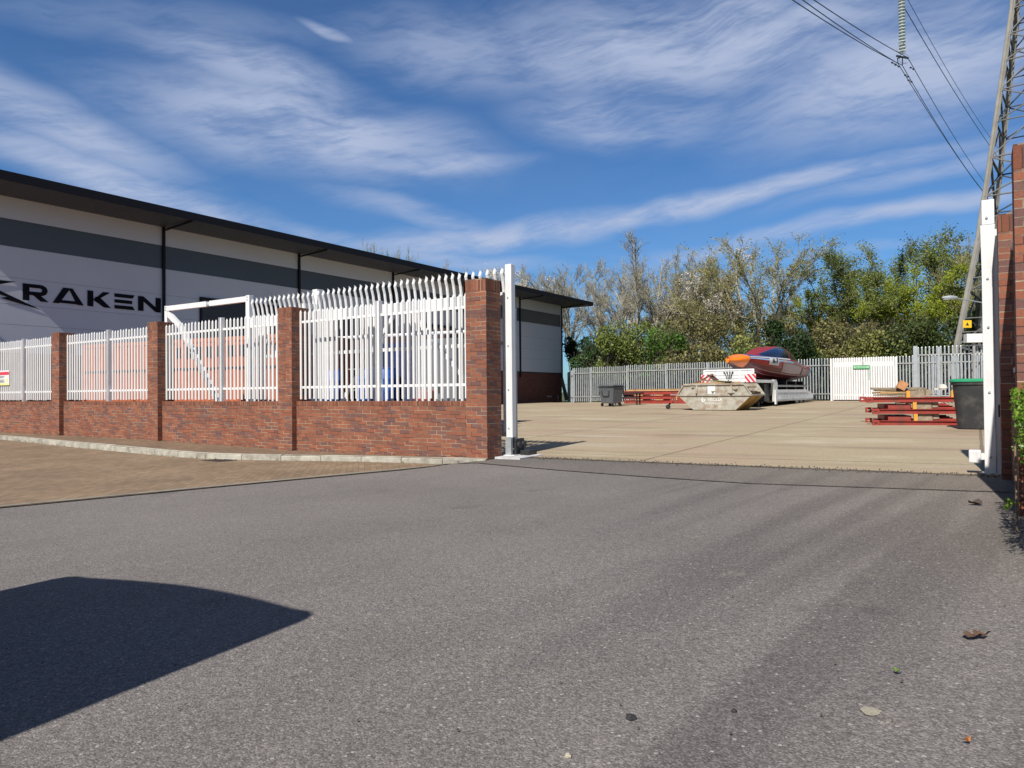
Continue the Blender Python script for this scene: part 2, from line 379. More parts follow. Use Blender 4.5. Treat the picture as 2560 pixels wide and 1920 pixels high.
def tag(o, label, cat, group=None):
    o['label'] = label; o['category'] = cat
    if group: o['group'] = group
    return o
def thing(name, label, cat, loc=(0, 0, 0), rz=0, group=None):
    o = bpy.data.objects.new(name, None); col.objects.link(o); o.location = loc; o.rotation_euler = (0, 0, rz)
    o.empty_display_size = .2
    return tag(o, label, cat, group)
def struct(o, kind='structure'): o['kind'] = kind; return o
def copy_thing(r, loc, rz, label, group=None):
    n = r.copy(); col.objects.link(n); n.location = loc; n.rotation_euler = (0, 0, rz); n['label'] = label
    if group: n['group'] = group
    for c in list(r.children):
        d = c.copy(); col.objects.link(d); d.parent = n
        for e in list(c.children):
            k = e.copy(); col.objects.link(k); k.parent = d
    return n
def text(name, body, size, mat, parent, loc, rot, extrude=.002, align='CENTER', xs=1.0, bold=0):
    cu = bpy.data.curves.new(name + '_c', 'FONT'); cu.body = body; cu.size = size; cu.extrude = extrude; cu.align_x = align; cu.align_y = 'CENTER'; cu.offset = bold
    to = bpy.data.objects.new('tmp', cu); col.objects.link(to)
    dg = bpy.context.evaluated_depsgraph_get(); me = bpy.data.meshes.new_from_object(to.evaluated_get(dg))
    bpy.data.objects.remove(to); me.name = name; me.materials.clear(); me.materials.append(mat)
    o = bpy.data.objects.new(name, me); col.objects.link(o); o.parent = parent; o.location = loc; o.rotation_euler = rot; o.scale = (xs, 1, 1)
    return o

# ================================================================== GROUND
def grid(name, mat, ss, ts, zf, keep=None):
    vs = []; idx = {}
    fs = []
    for i, s in enumerate(ss):
        for j, t in enumerate(ts):
            p = W(s, t(s) if callable(t) else t); tt = t(s) if callable(t) else t
            idx[(i, j)] = len(vs); vs.append((p.x, p.y, zf(s, tt)))
    for i in range(len(ss) - 1):
        for j in range(len(ts) - 1): fs.append((idx[i, j], idx[i + 1, j], idx[i + 1, j + 1], idx[i, j + 1]))
    m = MB(); m.v = vs; m.f = fs; m.mi = [0] * len(fs)
    return m.build(name, mat, uv=False, smooth=True)
def rng(a, b, n): return [a + (b - a) * i / n for i in range(n + 1)]
t_edge = lambda s: .62 - .068 * max(0, min(8, s))
GRASS = paint('rough_grass', (.06, .085, .022), .95, var=.45, scale=1.2, bump=.5, bscale=20)
def z_far(s, t):
    if t < 34: return -.35
    return lerp(.30, .55, sstep(34, 37, t)) if -21 < s else .1
struct(grid('ground', GRASS, [-900, -400, -150, -60, -40, -21, -16, -8, 0, 8, 14, 30, 60, 150, 400, 900], [-600, -200, -60, -20, 0, 20, 33.9, 35, 38, 45, 60, 100, 200, 500, 1200], lambda s, t: z_far(s, t) if t > 20 else -.35))
struct(grid('road', asphalt_mat('asphalt', (.176, .160, .153)), rng(-40, -6, 8) + rng(-5, 9, 28) + rng(10, 40, 6), [-60, -30, -20, -14, -12] + rng(-10, -2, 16) + rng(-1.8, -.1, 8) + [lambda s: max(-.05, t_edge(s) + .04) if s > -.5 else -.05], z_front))
yard_o = struct(grid('yard', concrete_mat(), [-28, -24, -20.9] + rng(-20, -.5, 14) + rng(0, 8, 16) + rng(9, 30, 8), [lambda s: t_edge(s) if s > -.2 else .3, lambda s: 1.2] + rng(2, 34, 32) + [36], lambda s, t: z_yard(s, t)))

# newer, darker tarmac strip in front of the slab
def strip(name, pts, w, mat, zf, dz, kind='structure', steps=40):
    m = MB(); L = []
    for i in range(len(pts) - 1):
        for k in range(steps): L.append((lerp(pts[i][0], pts[i + 1][0], k / steps), lerp(pts[i][1], pts[i + 1][1], k / steps)))
    L.append(pts[-1]); vs = []
    for i, p in enumerate(L):
        a = L[max(0, i - 1)]; b = L[min(len(L) - 1, i + 1)]; d = Vector((b[0] - a[0], b[1] - a[1])).normalized(); n = Vector((-d.y, d.x))
        ww = w * (.75 + .5 * random.random())
        for sg in (-1, 1):
            s, t = p[0] + n.x * ww / 2 * sg, p[1] + n.y * ww / 2 * sg; q = W(s, t); vs.append((q.x, q.y, zf(s, t) + dz))
    m.v = vs; m.f = [(2 * i, 2 * i + 2, 2 * i + 3, 2 * i + 1) for i in range(len(L) - 1)]; m.mi = [0] * len(m.f)
    o = m.build(name, mat, uv=False); return struct(o, kind)
CRACK = paint('dark_crack', (.018, .016, .014), .95, var=.3)
joint = [(-.09, -.27), (2.36, -.8), (5.34, -1.42), (7.9, -1.45)]
NEWT = asphalt_mat('older_tarmac', (.155, .138, .126))
m = MB(); vs = []
N = 60
for i in range(N + 1):
    s = lerp(.0, 8.4, i / N); tj = interp(s, [a for a, b in joint], [b for a, b in joint])
    for j in range(9):
        t = lerp(tj, t_edge(s) + .02, j / 8); q = W(s, t); vs.append((q.x, q.y, z_front(s, t) + .004))
m.v = vs; m.f = [(i * 9 + j, i * 9 + 9 + j, i * 9 + 10 + j, i * 9 + j + 1) for i in range(N) for j in range(8)]; m.mi = [0] * len(m.f)
struct(m.build('road_strip', NEWT, uv=False, smooth=True))
strip('road_joint', joint, .022, CRACK, z_front, .009)
strip('slab_edge_crack', [(.5, t_edge(.5)), (4, t_edge(4)), (8.2, t_edge(8.2))], .035, CRACK, lambda s, t: z_yard(s, t), .008)

# tan block paved side road, kerb and pavement
TAN = paving_mat('tan_block_paving', (.22, .158, .105)); PAVE = paving_mat('pavement_blocks', (.19, .132, .09))
kerb = [(-28, -.4), (-16.7, -.85), (-12.2, -1.2), (-9.3, -1.33), (-7.3, -1.42), (-5.7, -1.38), (-4.75, -1.12), (-3.7, -.78), (-2.4, -.42), (-1.2, -.22), (-.45, -.13), (.1, -.08), (.46, -.05)]
def smooth_path(P, n=8):
    out = []
    for i in range(len(P) - 1):
        p0 = P[max(0, i - 1)]; p1 = P[i]; p2 = P[i + 1]; p3 = P[min(len(P) - 1, i + 2)]
        for k in range(n):
            t = k / n
            out.append(tuple(.5 * ((2 * p1[c]) + (-p0[c] + p2[c]) * t + (2 * p0[c] - 5 * p1[c] + 4 * p2[c] - p3[c]) * t * t + (-p0[c] + 3 * p1[c] - 3 * p2[c] + p3[c]) * t ** 3) for c in (0, 1)))
    return out + [P[-1]]
KP = smooth_path(kerb, 6)
line_s = lambda t: interp(t, [-60, -6.5, -4.3, -2.0, -.07, .3], [-16, -1.97, -1.39, -.73, -.15, .0])
m = MB()
ts_ = [-30, -20, -14, -10, -8, -7] + rng(-6.5, -1.5, 20) + rng(-1.4, -.1, 13)
def kerb_t(s): return interp(s, [p[0] for p in KP], [p[1] for p in KP])
def kerb_s(t):   # s where the kerb line passes t (for t > -1.3)
    for (s, tt) in KP:
        if tt > t and s > -5.5: return s
    return None
rows = []
for t in ts_:
    s1 = line_s(t)
    row = []
    for j in range(25):
        k = j / 24; s = lerp(-45, s1, 1 - (1 - k) ** 2.2)
        row.append((s, min(t, kerb_t(s) - .02) if t > -1.45 else t))
    rows.append(row)
vs = []
for row in rows:
    for (s, t) in row:
        q = W(s, t); vs.append((q.x, q.y, z_front(s, t) + .012))
n = 25
m.v = vs; m.f = [(i * n + j, i * n + n + j, i * n + n + j + 1, i * n + j + 1) for i in range(len(rows) - 1) for j in range(n - 1)]; m.mi = [0] * len(m.f)
struct(m.build('block_paved_road', TAN, uv=False))
EDG = paint('concrete_edging', (.22, .20, .165), .9, var=.2, scale=5, bump=.2)
edgp = [(line_s(t), t) for t in rng(-30, -.2, 40)]
strip('edging_strip', [(s - .09, t) for s, t in edgp], .13, EDG, z_front, .018, steps=2)
strip('edge_gap', [(s - .005, t) for s, t in edgp], .04, CRACK, z_front, .008, steps=4)
# pavement surface
m = MB(); vs = []
for (s, t) in KP:
    tw = .13 if s < 0 else .02
    for j in range(5):
        tt = lerp(t, tw, j / 4); q = W(s, tt); vs.append((q.x, q.y, z_pave(s)))
m.v = vs; m.f = [(i * 5 + j, i * 5 + 5 + j, i * 5 + 6 + j, i * 5 + j + 1) for i in range(len(KP) - 1) for j in range(4)]; m.mi = [0] * len(m.f)
struct(m.build('pavement', PAVE, uv=False))
# kerb stones
KERBM = paint('kerb_concrete', (.42, .40, .34), .9, var=.22, scale=4, bump=.25, dirt=(.16, .14, .12), dirtamt=.35, streak=False)
L = [0]
for i in range(1, len(KP)): L.append(L[-1] + math.dist(KP[i - 1], KP[i]))
def kpos(d):
    for i in range(1, len(KP)):
        if d <= L[i]: k = (d - L[i - 1]) / (L[i] - L[i - 1]); return (lerp(KP[i - 1][0], KP[i][0], k), lerp(KP[i - 1][1], KP[i][1], k))
    return KP[-1]
m = MB(); d = L[-1] - .01
while d > 1:
    d0 = max(0, d - .9); NN = 4; pts = [kpos(lerp(d0 + .006, d - .006, k / NN)) for k in range(NN + 1)]
    vs = []; hz = random.uniform(-.004, .004)
    for i, p in enumerate(pts):
        a = pts[max(0, i - 1)]; b = pts[min(NN, i + 1)]; dd = Vector((b[0] - a[0], b[1] - a[1])).normalized(); nn_ = Vector((dd.y, -dd.x))
        zt = z_pave(p[0]) + .006 + hz
        for (o, z) in ((.0, zt - .3), (.005, zt - .025), (-.02, zt), (-.13, zt), (-.13, zt - .3)):
            q = W(p[0] + nn_.x * o, p[1] + nn_.y * o); vs.append((q.x, q.y, z))
    fs = [(i * 5 + j, i * 5 + 5 + j, i * 5 + 6 + j, i * 5 + j + 1) for i in range(NN) for j in range(4)] + [(0, 1, 2, 3, 4), tuple(NN * 5 + k for k in (4, 3, 2, 1, 0))]
    m.add(vs, fs); d = d0
struct(m.build('kerb', KERBM, uv=False))
# concrete margin where the gate post stands
o = MB().box(.47, 1.0, .2, 1.0, -.2, .012).build('gate_footing', paint('painted_slab', (.5, .5, .5), .7, var=.25), loc=W(0, 0), rz=RZ); struct(o)
# drain cover
dp = on(548, 1153, z_front)
dr = thing('drain_cover', 'dark iron drain cover set in the tan paving near the kerb', 'drain cover', dp, RZ)
mm = MB().box(-.3, .3, -.2, -.165, .016, .024).box(-.3, .3, .165, .2, .016, .024).box(-.3, -.265, -.165, .165, .016, .024).box(.265, .3, -.165, .165, .016, .024); mm.build('frame', DARKST, dr)
mm = MB().box(-.262, .262, -.162, .162, .014, .019)
for i in range(8): mm.box(-.25 + i * .065, -.22 + i * .065, -.15, .15, .0195, .023)
mm.build('grating', paint('rusty_iron', (.07, .04, .03), .8, var=.3), dr)

# ================================================================== FRONT BOUNDARY WALL
wall = thing('brick_boundary_wall', 'low red brick wall with tall square piers along the pavement left of the gateway', 'brick wall', W(0, 0), RZ)
PS = [-20.5, -15.38, -10.24, -5.12, 0.0]
for i, ps in enumerate(PS):
    hgt = 3.17 if ps == 0 else 3.04
    m = MB().box(ps, ps + .45, 0, .45, -.3, hgt - .215); m.build('pier', BRICK, wall)
    m = MB().box(ps - .002, ps + .452, -.002, .452, hgt - .215, hgt - .003); m.build('pier_cap', BRICKS, wall, bevel=.004)
for i in range(4):
    a, b = PS[i] + .45, PS[i + 1]
    MB().box(a, b, .125, .335, -.3, .903).build('wall_panel', BRICK, wall)
    MB().box(a, b, .12, .34, .903, 1.0).build('coping', BRICKS, wall, bevel=.006)

def pale_shape(mb, x, y, z0, z1, w=.054, d=.02, splay=0, tip=.05, mi=0):
    xs = [(-w / 2, 0), (-w * .3, -d), (w * .3, -d), (w / 2, 0), (w / 2, .004), (-w / 2, .004)]
    if not splay:
        n = 6; lv = [z0, z1 - tip]; vs = [(x + a, y + b, z) for z in lv for a, b in xs]
        # pointed head, apex off centre
        vs += [(x - w * .05, y - d * .5, z1), (x + w * .12, y, z1 - tip * .15)]
        fs = [(i, (i + 1) % n, (i + 1) % n + n, i + n) for i in range(n)]
        fs += [(6, 7, 12), (7, 8, 13, 12), (8, 9, 13), (9, 10, 13), (10, 11, 12, 13), (11, 6, 12)]
    else:
        n = 6; lv = [(z0, 0), (z1 - .42, 0), (z1 - .26, -.025), (z1 - .12, -.07), (z1 - tip, -splay + .02)]
        vs = [(x + a, y + b + o, z) for z, o in lv for a, b in xs]; k = (len(lv) - 1) * n
        fs = [(r * n + i, r * n + (i + 1) % n, (r + 1) * n + (i + 1) % n, (r + 1) * n + i) for r in range(len(lv) - 1) for i in range(n)]
        vs += [(x - w * .05, y - d * .5 - splay - .01, z1), (x + w * .2, y - splay, z1 - tip * .35)]; q = len(vs) - 2
        fs += [(k, k + 1, q), (k + 1, k + 2, q + 1, q), (k + 2, k + 3, q + 1), (k + 3, k + 4, q + 1), (k + 4, k + 5, q, q + 1), (k + 5, k, q)]
    mb.add(vs, fs, mi)

def fence_panel(name, label, s0, s1, t, z0, ztop, rz_low, rz_up, mat, spacing=.142, group=None, post=True, posth=None, pw=.054, group_rz=None, frame=None, railw=.05, rail_out=.0):
    f = thing(name, label, 'fence', *(frame or (W(s0, t), RZ)), group=group); Lh = s1 - s0
    m = MB(); n = int(round((Lh - .04) / spacing))
    for i in range(n + 1):
        x = .03 + (Lh - .06) * i / n
        if post and abs(x - Lh / 2) < .075: continue
        pale_shape(m, x, random.uniform(-.002, .002), z0 + random.uniform(-.01, .01), ztop + random.uniform(-.012, .012), w=pw)
    m.build('pales', mat, f)
    for z in (rz_low, rz_up):
        MB().box(-rail_out, Lh + rail_out, .0045, .05, z - railw / 2, z + railw / 2).build('rail', mat, f)
    if post:
        m = MB(); x = Lh / 2; zb = z0 - .3
        m.box(x - .05, x - .043, -.05, .052, zb, posth or ztop); m.box(x + .043, x + .05, -.05, .052, zb, posth or ztop); m.box(x - .043, x + .043, -.006, .002, zb, posth or ztop)
        m.build('post', mat, f)
    return f
bays = ['leftmost white palisade panel on the low brick wall, carrying a warning sign', 'white palisade panel on the wall in front of the plain orange container end', 'white palisade panel on the wall before the bare tail of the sliding gate', 'white palisade panel on the wall beside the gateway pier, in front of the blue barrels']
for i in range(4):
    fence_panel('palisade_fence', bays[i], PS[i] + .45, PS[i + 1], .23, 1.045, 2.97, 1.30, 2.72, WHITE, group='white palisade panels on the low brick wall', rail_out=.0, posth=3.0)
# side wall right of the gateway
rwall = thing('brick_side_wall', 'low red brick wall with two tall piers running back from the right edge of the gateway', 'brick wall', W(7.86, -3.0), RZ + pi / 2)
# local x = +b (into the yard), local y = -u (to the left);  pier near: x 0..0.45 , far: x 2.78..3.23
for x0, dy in ((0, -.05), (2.78, .0)):
    pd = .34 if x0 == 0 else .45
    MB().box(x0, x0 + pd, -.45 + dy, 0 + dy, -.3, 2.95).build('pier', BRICK, rwall)
    MB().box(x0 - .002, x0 + pd + .002, -.452 + dy, .002 + dy, 2.95, 3.16).build('pier_cap', BRICKS, rwall, bevel=.004)
MB().box(.34, 2.78, -.305, -.095, -.3, 1.0).build('wall_panel', BRICK, rwall)
MB().box(.34, 2.78, -.31, -.09, 1.0, 1.1).build('coping', BRICKS, rwall, bevel=.006)
f = fence_panel('palisade_fence', 'white palisade panel between the two brick piers at the right edge', 0, 2.33, 0, 1.13, 2.95, 1.35, 2.75, WHITE, spacing=.155, group='white palisade panels on the low brick wall', posth=3.0, post=False, frame=(W(7.86 + .17, -3.0 + .45), RZ + pi / 2))
# small white sign on the near right pier
sg = thing('wall_sign', 'small blank white plate on the face of the nearest right hand pier', 'sign', W(7.95, -3.004), RZ)
MB().box(.09, .33, -.006, 0, 1.72, 2.13).build('plate', WHITE, sg, bevel=.002)
lb = thing('lock_box', 'small black box fixed between the white gate post and brick pier', 'box', W(7.88, .2), RZ)
MB().box(-.04, .045, -.03, .03, .80, .95).build('housing', BLACK, lb, bevel=.006); MB().box(-.03, .035, -.036, -.031, .82, .93).build('cover', BLACK, lb)

# warning sign on the leftmost panel
ws = thing('warning_sign', 'white warning sign with red heading on the leftmost palisade panel', 'sign', W(-19.6, .19), RZ)
MB().box(0, .95, -.008, -.002, 1.53, 2.02).build('plate', WHITE, ws)
MB().box(.02, .93, -.011, -.0085, 1.87, 1.97).build('red_heading', paint('sign_red', (.6, .05, .09), .5, var=.05), ws)
MB().box(.02, .93, -.011, -.0085, 1.535, 1.60).build('yellow_band', paint('sign_yellow', (.75, .68, .25), .5, var=.05), ws)
MB().box(.70, .86, -.011, -.0085, 1.66, 1.74).build('yellow_symbol', paint('sign_yellow', (.7, .6, .1), .5, var=.05), ws)
m = MB()
for k, zz in enumerate((1.82, 1.78, 1.70, 1.66, 1.63)): m.box(.06, .6 - .07 * (k % 2), -.011, -.0085, zz, zz + .015)
m.build('small_print', DARKST, ws)

# ================================================================== SLIDING GATE
gate = thing('sliding_gate', 'tall white palisade cantilever gate slid open behind the low brick wall', 'gate', W(0, .68), RZ)
GZ = 3.45
m = MB(); s = -6.78
while s < .40:
    pale_shape(m, s, -.03, .42, GZ + random.uniform(-.01, .01), w=.062, splay=.065); s += .163
m.build('pales', WHITE, gate)
MB().box(-7.05, .42, -.0, .10, 2.80, 3.0).build('top_rail', WHITE, gate, bevel=.006)
MB().box(-10.55, .42, -.0, .12, .34, .52).build('bottom_rail', WHITE, gate, bevel=.006)
MB().box(-6.95, .42, .02, .08, 2.02, 2.09).build('middle_rail', WHITE, gate)
MB().box(.44, .575, -.06, .07, .33, 3.49).build('leading_stile', WHITE, gate, bevel=.006)
MB().box(.32, .44, -.01, .05, 2.78, 2.98).build('bracket', WHITE, gate)
MB().box(-7.12, -6.98, -.03, .10, .34, 3.55).build('stile', WHITE, gate, bevel=.006)
m = MB().bar((-10.5, .035, 3.48), (-8.72, .035, 3.47), .1, .13); m.bar((-8.6, .035, 3.47), (-7.05, .035, 3.47), .1, .13); m.box(-8.74, -8.58, 0, .07, 3.43, 3.51); m.build('tail_top_beam', WHITE, gate)
MB().box(-10.58, -10.46, -.02, .09, 2.7, 3.55).build('tail_stile', WHITE, gate)
MB().bar((-10.48, .035, 3.35), (-9.9, .035, 2.95), .09, .14).bar((-9.95, .035, 3.0), (-7.9, .035, .5), .09, .14).build('tail_brace', WHITE, gate)
MB().bar((-6.9, .05, 2.85), (-4.3, .05, .5), .05, .07).build('brace', WHITE, gate)
MB().bar((-4.35, .06, .5), (-2.35, .06, 2.82), .05, .07).build('brace', WHITE, gate)
MB().bar((-1.95, .06, 2.82), (.3, .06, .5), .05, .07).build('brace', WHITE, gate)
gp = thing('gate_guide_post', 'white square guide post holding the sliding gate above the middle of the last wall bay', 'post', W(-5.02, .95), RZ)
MB().box(-.08, .08, 0, .16, -.1, 3.55).build('column', WHITE, gp, bevel=.006); MB().box(-.06, .06, -.32, 0, 3.08, 3.2).build('roller_bracket', WHITE, gp); MB().tube((0, -.12, 3.08), (0, -.12, 2.99), .035, 10).build('roller', BLACK, gp)
gc = thing('gate_roller_post', 'grey steel gate support post with black rollers standing beside the gateway pier', 'post', W(.55, .62), RZ)
MB().box(-.09, .03, -.06, .0, .0, .32).build('column', GALV, gc); MB().box(-.12, .12, -.1, .2, .0, .02).build('base_plate', WHITE, gc)
MB().box(.04, .09, .02, .3, .02, .31).build('roller_housing', BLACK, gc, bevel=.01)
for dy in (.1, .24):
    MB().tube((.095, dy, .2), (.14, dy, .2), .06, 14).build('roller', DARKST, gc)
MB().box(.12, .3, .1, .4, .0, .1).build('motor_plinth', BLACK, gc, bevel=.01)
gm = thing('guide_post', 'grey steel guide post just behind the sliding gate against the gateway pier', 'post', W(.33, .84), RZ)
m = MB().box(0, .15, 0, .10, .0, 2.72); m.box(.0, .04, .1, .2, 0, 2.72)
m.build('column', GALV, gm)

# right hand gate post
rp = thing('gate_post', 'tall white steel gate post with flared top plate at the right side of the gateway', 'post', W(7.70, .35), RZ)
m = MB().box(0, .115, 0, .16, .0, 2.62); m.add([(0, 0, 2.62), (.115, 0, 2.62), (.115, .16, 2.62), (0, .16, 2.62), (-.008, 0, 3.16), (.145, 0, 3.16), (.145, .16, 3.16), (-.008, .16, 3.16)], [(0, 3, 2, 1), (4, 5, 6, 7), (0, 1, 5, 4), (1, 2, 6, 5), (2, 3, 7, 6), (3, 0, 4, 7)])
m.build('front_channel', WHITE, rp, bevel=.004)
MB().box(.118, .185, .02, .15, .0, 3.1).build('side_plate', WHITE, rp, bevel=.003)
MB().box(.01, .14, .003, .15, 3.165, 3.47).build('top_plate', WHITE, rp, bevel=.003)
MB().box(-.165, -.035, -.10, .02, .23, .39).build('catch_box', WHITE, rp, bevel=.015)
MB().box(-.035, .0, -.02, .02, .27, .35).build('catch_bracket', WHITE, rp)
MB().box(-.03, .2, -.02, .2, .08, .105).build('base_plate', WHITE, rp)

# ================================================================== WAREHOUSE
CLAD = paint('light_grey_cladding', (.55, .57, .64), .42, var=.03, scale=.5)
CLADD = paint('dark_grey_cladding', (.075, .085, .10), .4, var=.05, scale=.5)
SOFF = paint('dark_soffit', (.065, .075, .10), .5, var=.06)
FASC = paint('black_fascia', (.016, .017, .022), .6, spec=.15, var=.1)
SF = -20.8; T0, T1 = -.6, 40.7; FT = -1.82
wh = thing('warehouse', 'long grey metal clad warehouse with dark band, brick base and overhanging black roof', 'warehouse', W(SF, 0), RZ)
D = 30
def wallbox(mb, z0, z1, off=0): mb.box(-D, off, T0 - off, T1 + off, z0, z1); return mb
wallbox(MB(), -.5, 2.62).build('brick_base', BRICKD, wh)
# cladding planks with fine joints
m = MB(); zs = [2.70, 3.7, 4.42, 5.36, 6.45]
for z0, z1 in zip(zs[:-1], zs[1:]): wallbox(m, z0 + .006, z1 - .006, .03)
m.build('lower_cladding', CLAD, wh)
wallbox(MB(), 2.62, 6.46, .018).build('joint_lining', paint('joint_grey', (.25, .26, .28), .6, var=.02), wh)
wallbox(MB(), 2.63, 2.70, .05).build('drip_flashing', FASC, wh)
wallbox(MB(), 6.46, 7.42, .03).build('dark_band', CLADD, wh)
wallbox(MB(), 7.42, 8.2, .03).build('upper_cladding', CLAD, wh)
rf = MB().box(-D - 2, 2.2, FT, 42.0, 8.2, 8.24); rf.build('soffit', SOFF, wh)
m = MB()
for k in range(9): m.box(.02 + .24 * k, .03 + .24 * k, FT, 42.0, 8.192, 8.2)
m.build('soffit_seams', FASC, wh)
rfo = MB().box(2.2, 2.26, FT - .06, 42.06, 8.17, 8.47); rfo.box(-D - 2, 2.2, 42.0, 42.06, 8.17, 8.47); rfo.box(-D - 2, 2.2, FT - .06, FT, 8.17, 8.47)
rfo.build('fascia', FASC, wh)
MB().box(-D - 2, 2.2, FT, 42.0, 8.24, 8.46).build('roof', paint('roof_sheet', (.12, .125, .13), .5, .2, var=.1), wh)
for t in (6.66, 13.75, 20.6, 27.5, 34.3, 40.62):
    MB().box(.035, .13, t - .05, t + .05, 2.3 if t > 30 else .2, 8.19).build('downpipe', FASC, wh)
    MB().bar((.08, t, 8.05), (2.1, t, 8.17), .05, .07).build('strut', FASC, wh)
MB().box(.031, .06, T1 - .2, T1 + .03, 2.7, 8.2).build('corner_trim', CLAD, wh)
for i, (a, b) in enumerate(((8.4, 13.1), (15.2, 19.2), (22.3, 26.3))):
    dd = MB().box(.032, .05, a, b, .1, 5.36).build('roller_door', paint('dark_door', (.035, .037, .045), .5, var=.08), wh)
    m = MB().box(.04, .1, a - .09, a, .1, 5.45); m.box(.04, .1, b, b + .09, .1, 5.45); m.box(.04, .1, a, b, 5.36, 5.45); m.build('door_frame', FASC, dd)
    m = MB()
    for k in range(14): m.box(.05, .056, a + .02, b - .02, .3 + k * .36, .33 + k * .36)
    m.build('slats', DARKST, dd)
cm_ = MB().box(.04, .34, 12.0, 12.12, 5.62, 5.70).box(.25, .4, 11.95, 12.17, 5.55, 5.68); cm_.build('floodlight', FASC, wh)
for y_ in (38.3, 38.7): MB().box(.0, .06, y_, y_ + .2, .75, .85).build('wall_vent', GALV, wh)
MB().box(.03, .06, 39.9, 40.0, .4, .9).build('pipe_cover', GALV, wh)

# sign lettering: drawn letter by letter in facade coordinates (t, z)
def letter(polys, name='letter'):
    m = MB()
    for P in polys: m.prism([(a, b) for a, b in P], .075, .10, 'x')
    return m
ZB, ZT = 4.60, 5.20; HH = ZT - ZB
def L_(x0, w, pts): return [(x0 + a * w, ZB + b * HH) for a, b in pts]
SIGNB = paint('black_sign_letter', (.008, .009, .014), .75, var=.05, spec=.1)
sign = []
# first K with a lightning-bolt leg
sign.append(letter([[(-.35, 4.60), (-.15, 4.60), (-.15, 5.22), (-.35, 5.22)], [(-.15, 4.98), (.62, 5.22), (1.2, 5.22), (.15, 4.90), (-.15, 4.82)],
                    [(.05, 4.93), (.42, 4.98), (2.02, 4.30), (.75, 4.60), (.95, 4.66), (.2, 4.86)]]))
def arc(cx, cz, rx, rz, a0, a1, n=8): return [(cx + rx * cos(R_(lerp(a0, a1, i / n))), cz + rz * sin(R_(lerp(a0, a1, i / n)))) for i in range(n + 1)]
x0, w = 1.43, 1.02
R_out = [(x0, ZT)] + [(x0 + w * .62, ZT)] + arc(x0 + w * .68, ZT - .19, w * .30, .19, 85, -85) + [(x0 + w * .62, ZT - .38)]
sign.append(letter([[(x0, ZB), (x0 + .26, ZB), (x0 + .26, ZT), (x0, ZT)], [(x0 + .26, ZT - .13), (x0 + .26, ZT), (x0 + .66, ZT), (x0 + .66, ZT - .13)],
                    [(x0 + .26, ZT - .4), (x0 + .26, ZT - .27), (x0 + .66, ZT - .27), (x0 + .66, ZT - .4)],
                    [(x0 + .66, ZT)] + arc(x0 + .70, ZT - .2, .30, .2, 85, -85) + [(x0 + .66, ZT - .4), (x0 + .66, ZT - .27)] + arc(x0 + .68, ZT - .2, .10, .07, -80, 80) + [(x0 + .66, ZT - .13)],
                    [(x0 + .42, ZT - .4), (x0 + .72, ZT - .4), (x0 + 1.04, ZB), (x0 + .72, ZB)]]))
x0 = 2.41
sign.append(letter([[(x0, ZB), (x0 + .27, ZB), (x0 + .70, ZT - .06), (x0 + .62, ZT), (x0 + .44, ZT)], [(x0 + .62, ZT), (x0 + .70, ZT - .06), (x0 + 1.03, ZB), (x0 + 1.32, ZB), (x0 + .84, ZT)], [(x0 + .33, ZB + .13), (x0 + .27, ZB + .02), (x0 + 1.02, ZB + .02), (x0 + .96, ZB + .13)]]))
x0 = 3.63
sign.append(letter([[(x0, ZB), (x0 + .25, ZB), (x0 + .25, ZT), (x0, ZT)], [(x0 + .25, ZB + .25), (x0 + .68, ZT), (x0 + .98, ZT), (x0 + .48, ZB + .30), (x0 + .36, ZB + .25)], [(x0 + .34, ZB + .37), (x0 + .5, ZB + .40), (x0 + 1.02, ZB), (x0 + .72, ZB), (x0 + .25, ZB + .25)]]))
x0 = 4.65
sign.append(letter([[(x0, ZT - .14), (x0 + .80, ZT - .14), (x0 + .90, ZT), (x0, ZT)], [(x0, ZB + .235), (x0 + .78, ZB + .235), (x0 + .78, ZB + .365), (x0, ZB + .365)], [(x0, ZB), (x0 + .90, ZB), (x0 + .80, ZB + .14), (x0, ZB + .14)]]))
x0 = 5.59
sign.append(letter([[(x0, ZB), (x0 + .26, ZB), (x0 + .26, ZT), (x0, ZT)], [(x0 + .26, ZT), (x0 + .26, ZT - .2), (x0 + .86, ZB), (x0 + .86, ZB + .2)], [(x0 + .86, ZB), (x0 + 1.12, ZB), (x0 + 1.12, ZT), (x0 + .86, ZT)]]))
sg_ = thing('wall_lettering', 'large black KRAKEN lettering standing off the grey warehouse wall', 'sign', W(SF, 0), RZ)
for q, (o_, k_) in zip(sign, ((-.35, 1.0), (1.43, .81), (2.41, .82), (3.63, .86), (4.65, .89), (5.59, .85))):
    q.v = [(a * .36 + .018, o_ + (b - o_) * k_, c) for a, b, c in q.v]; q.build('letter', SIGNB, sg_)
m = MB().box(.03, .5, -.3, -.22, 4.15, 4.22).tube((.45, -.26, 3.9), (.45, -.26, 4.3), .13, 12); wl = m.build('wall_lamp', GALV, loc=W(SF, 0), rz=RZ); tag(wl, 'round wall lamp on the warehouse wall under the first letter of the sign', 'lamp')

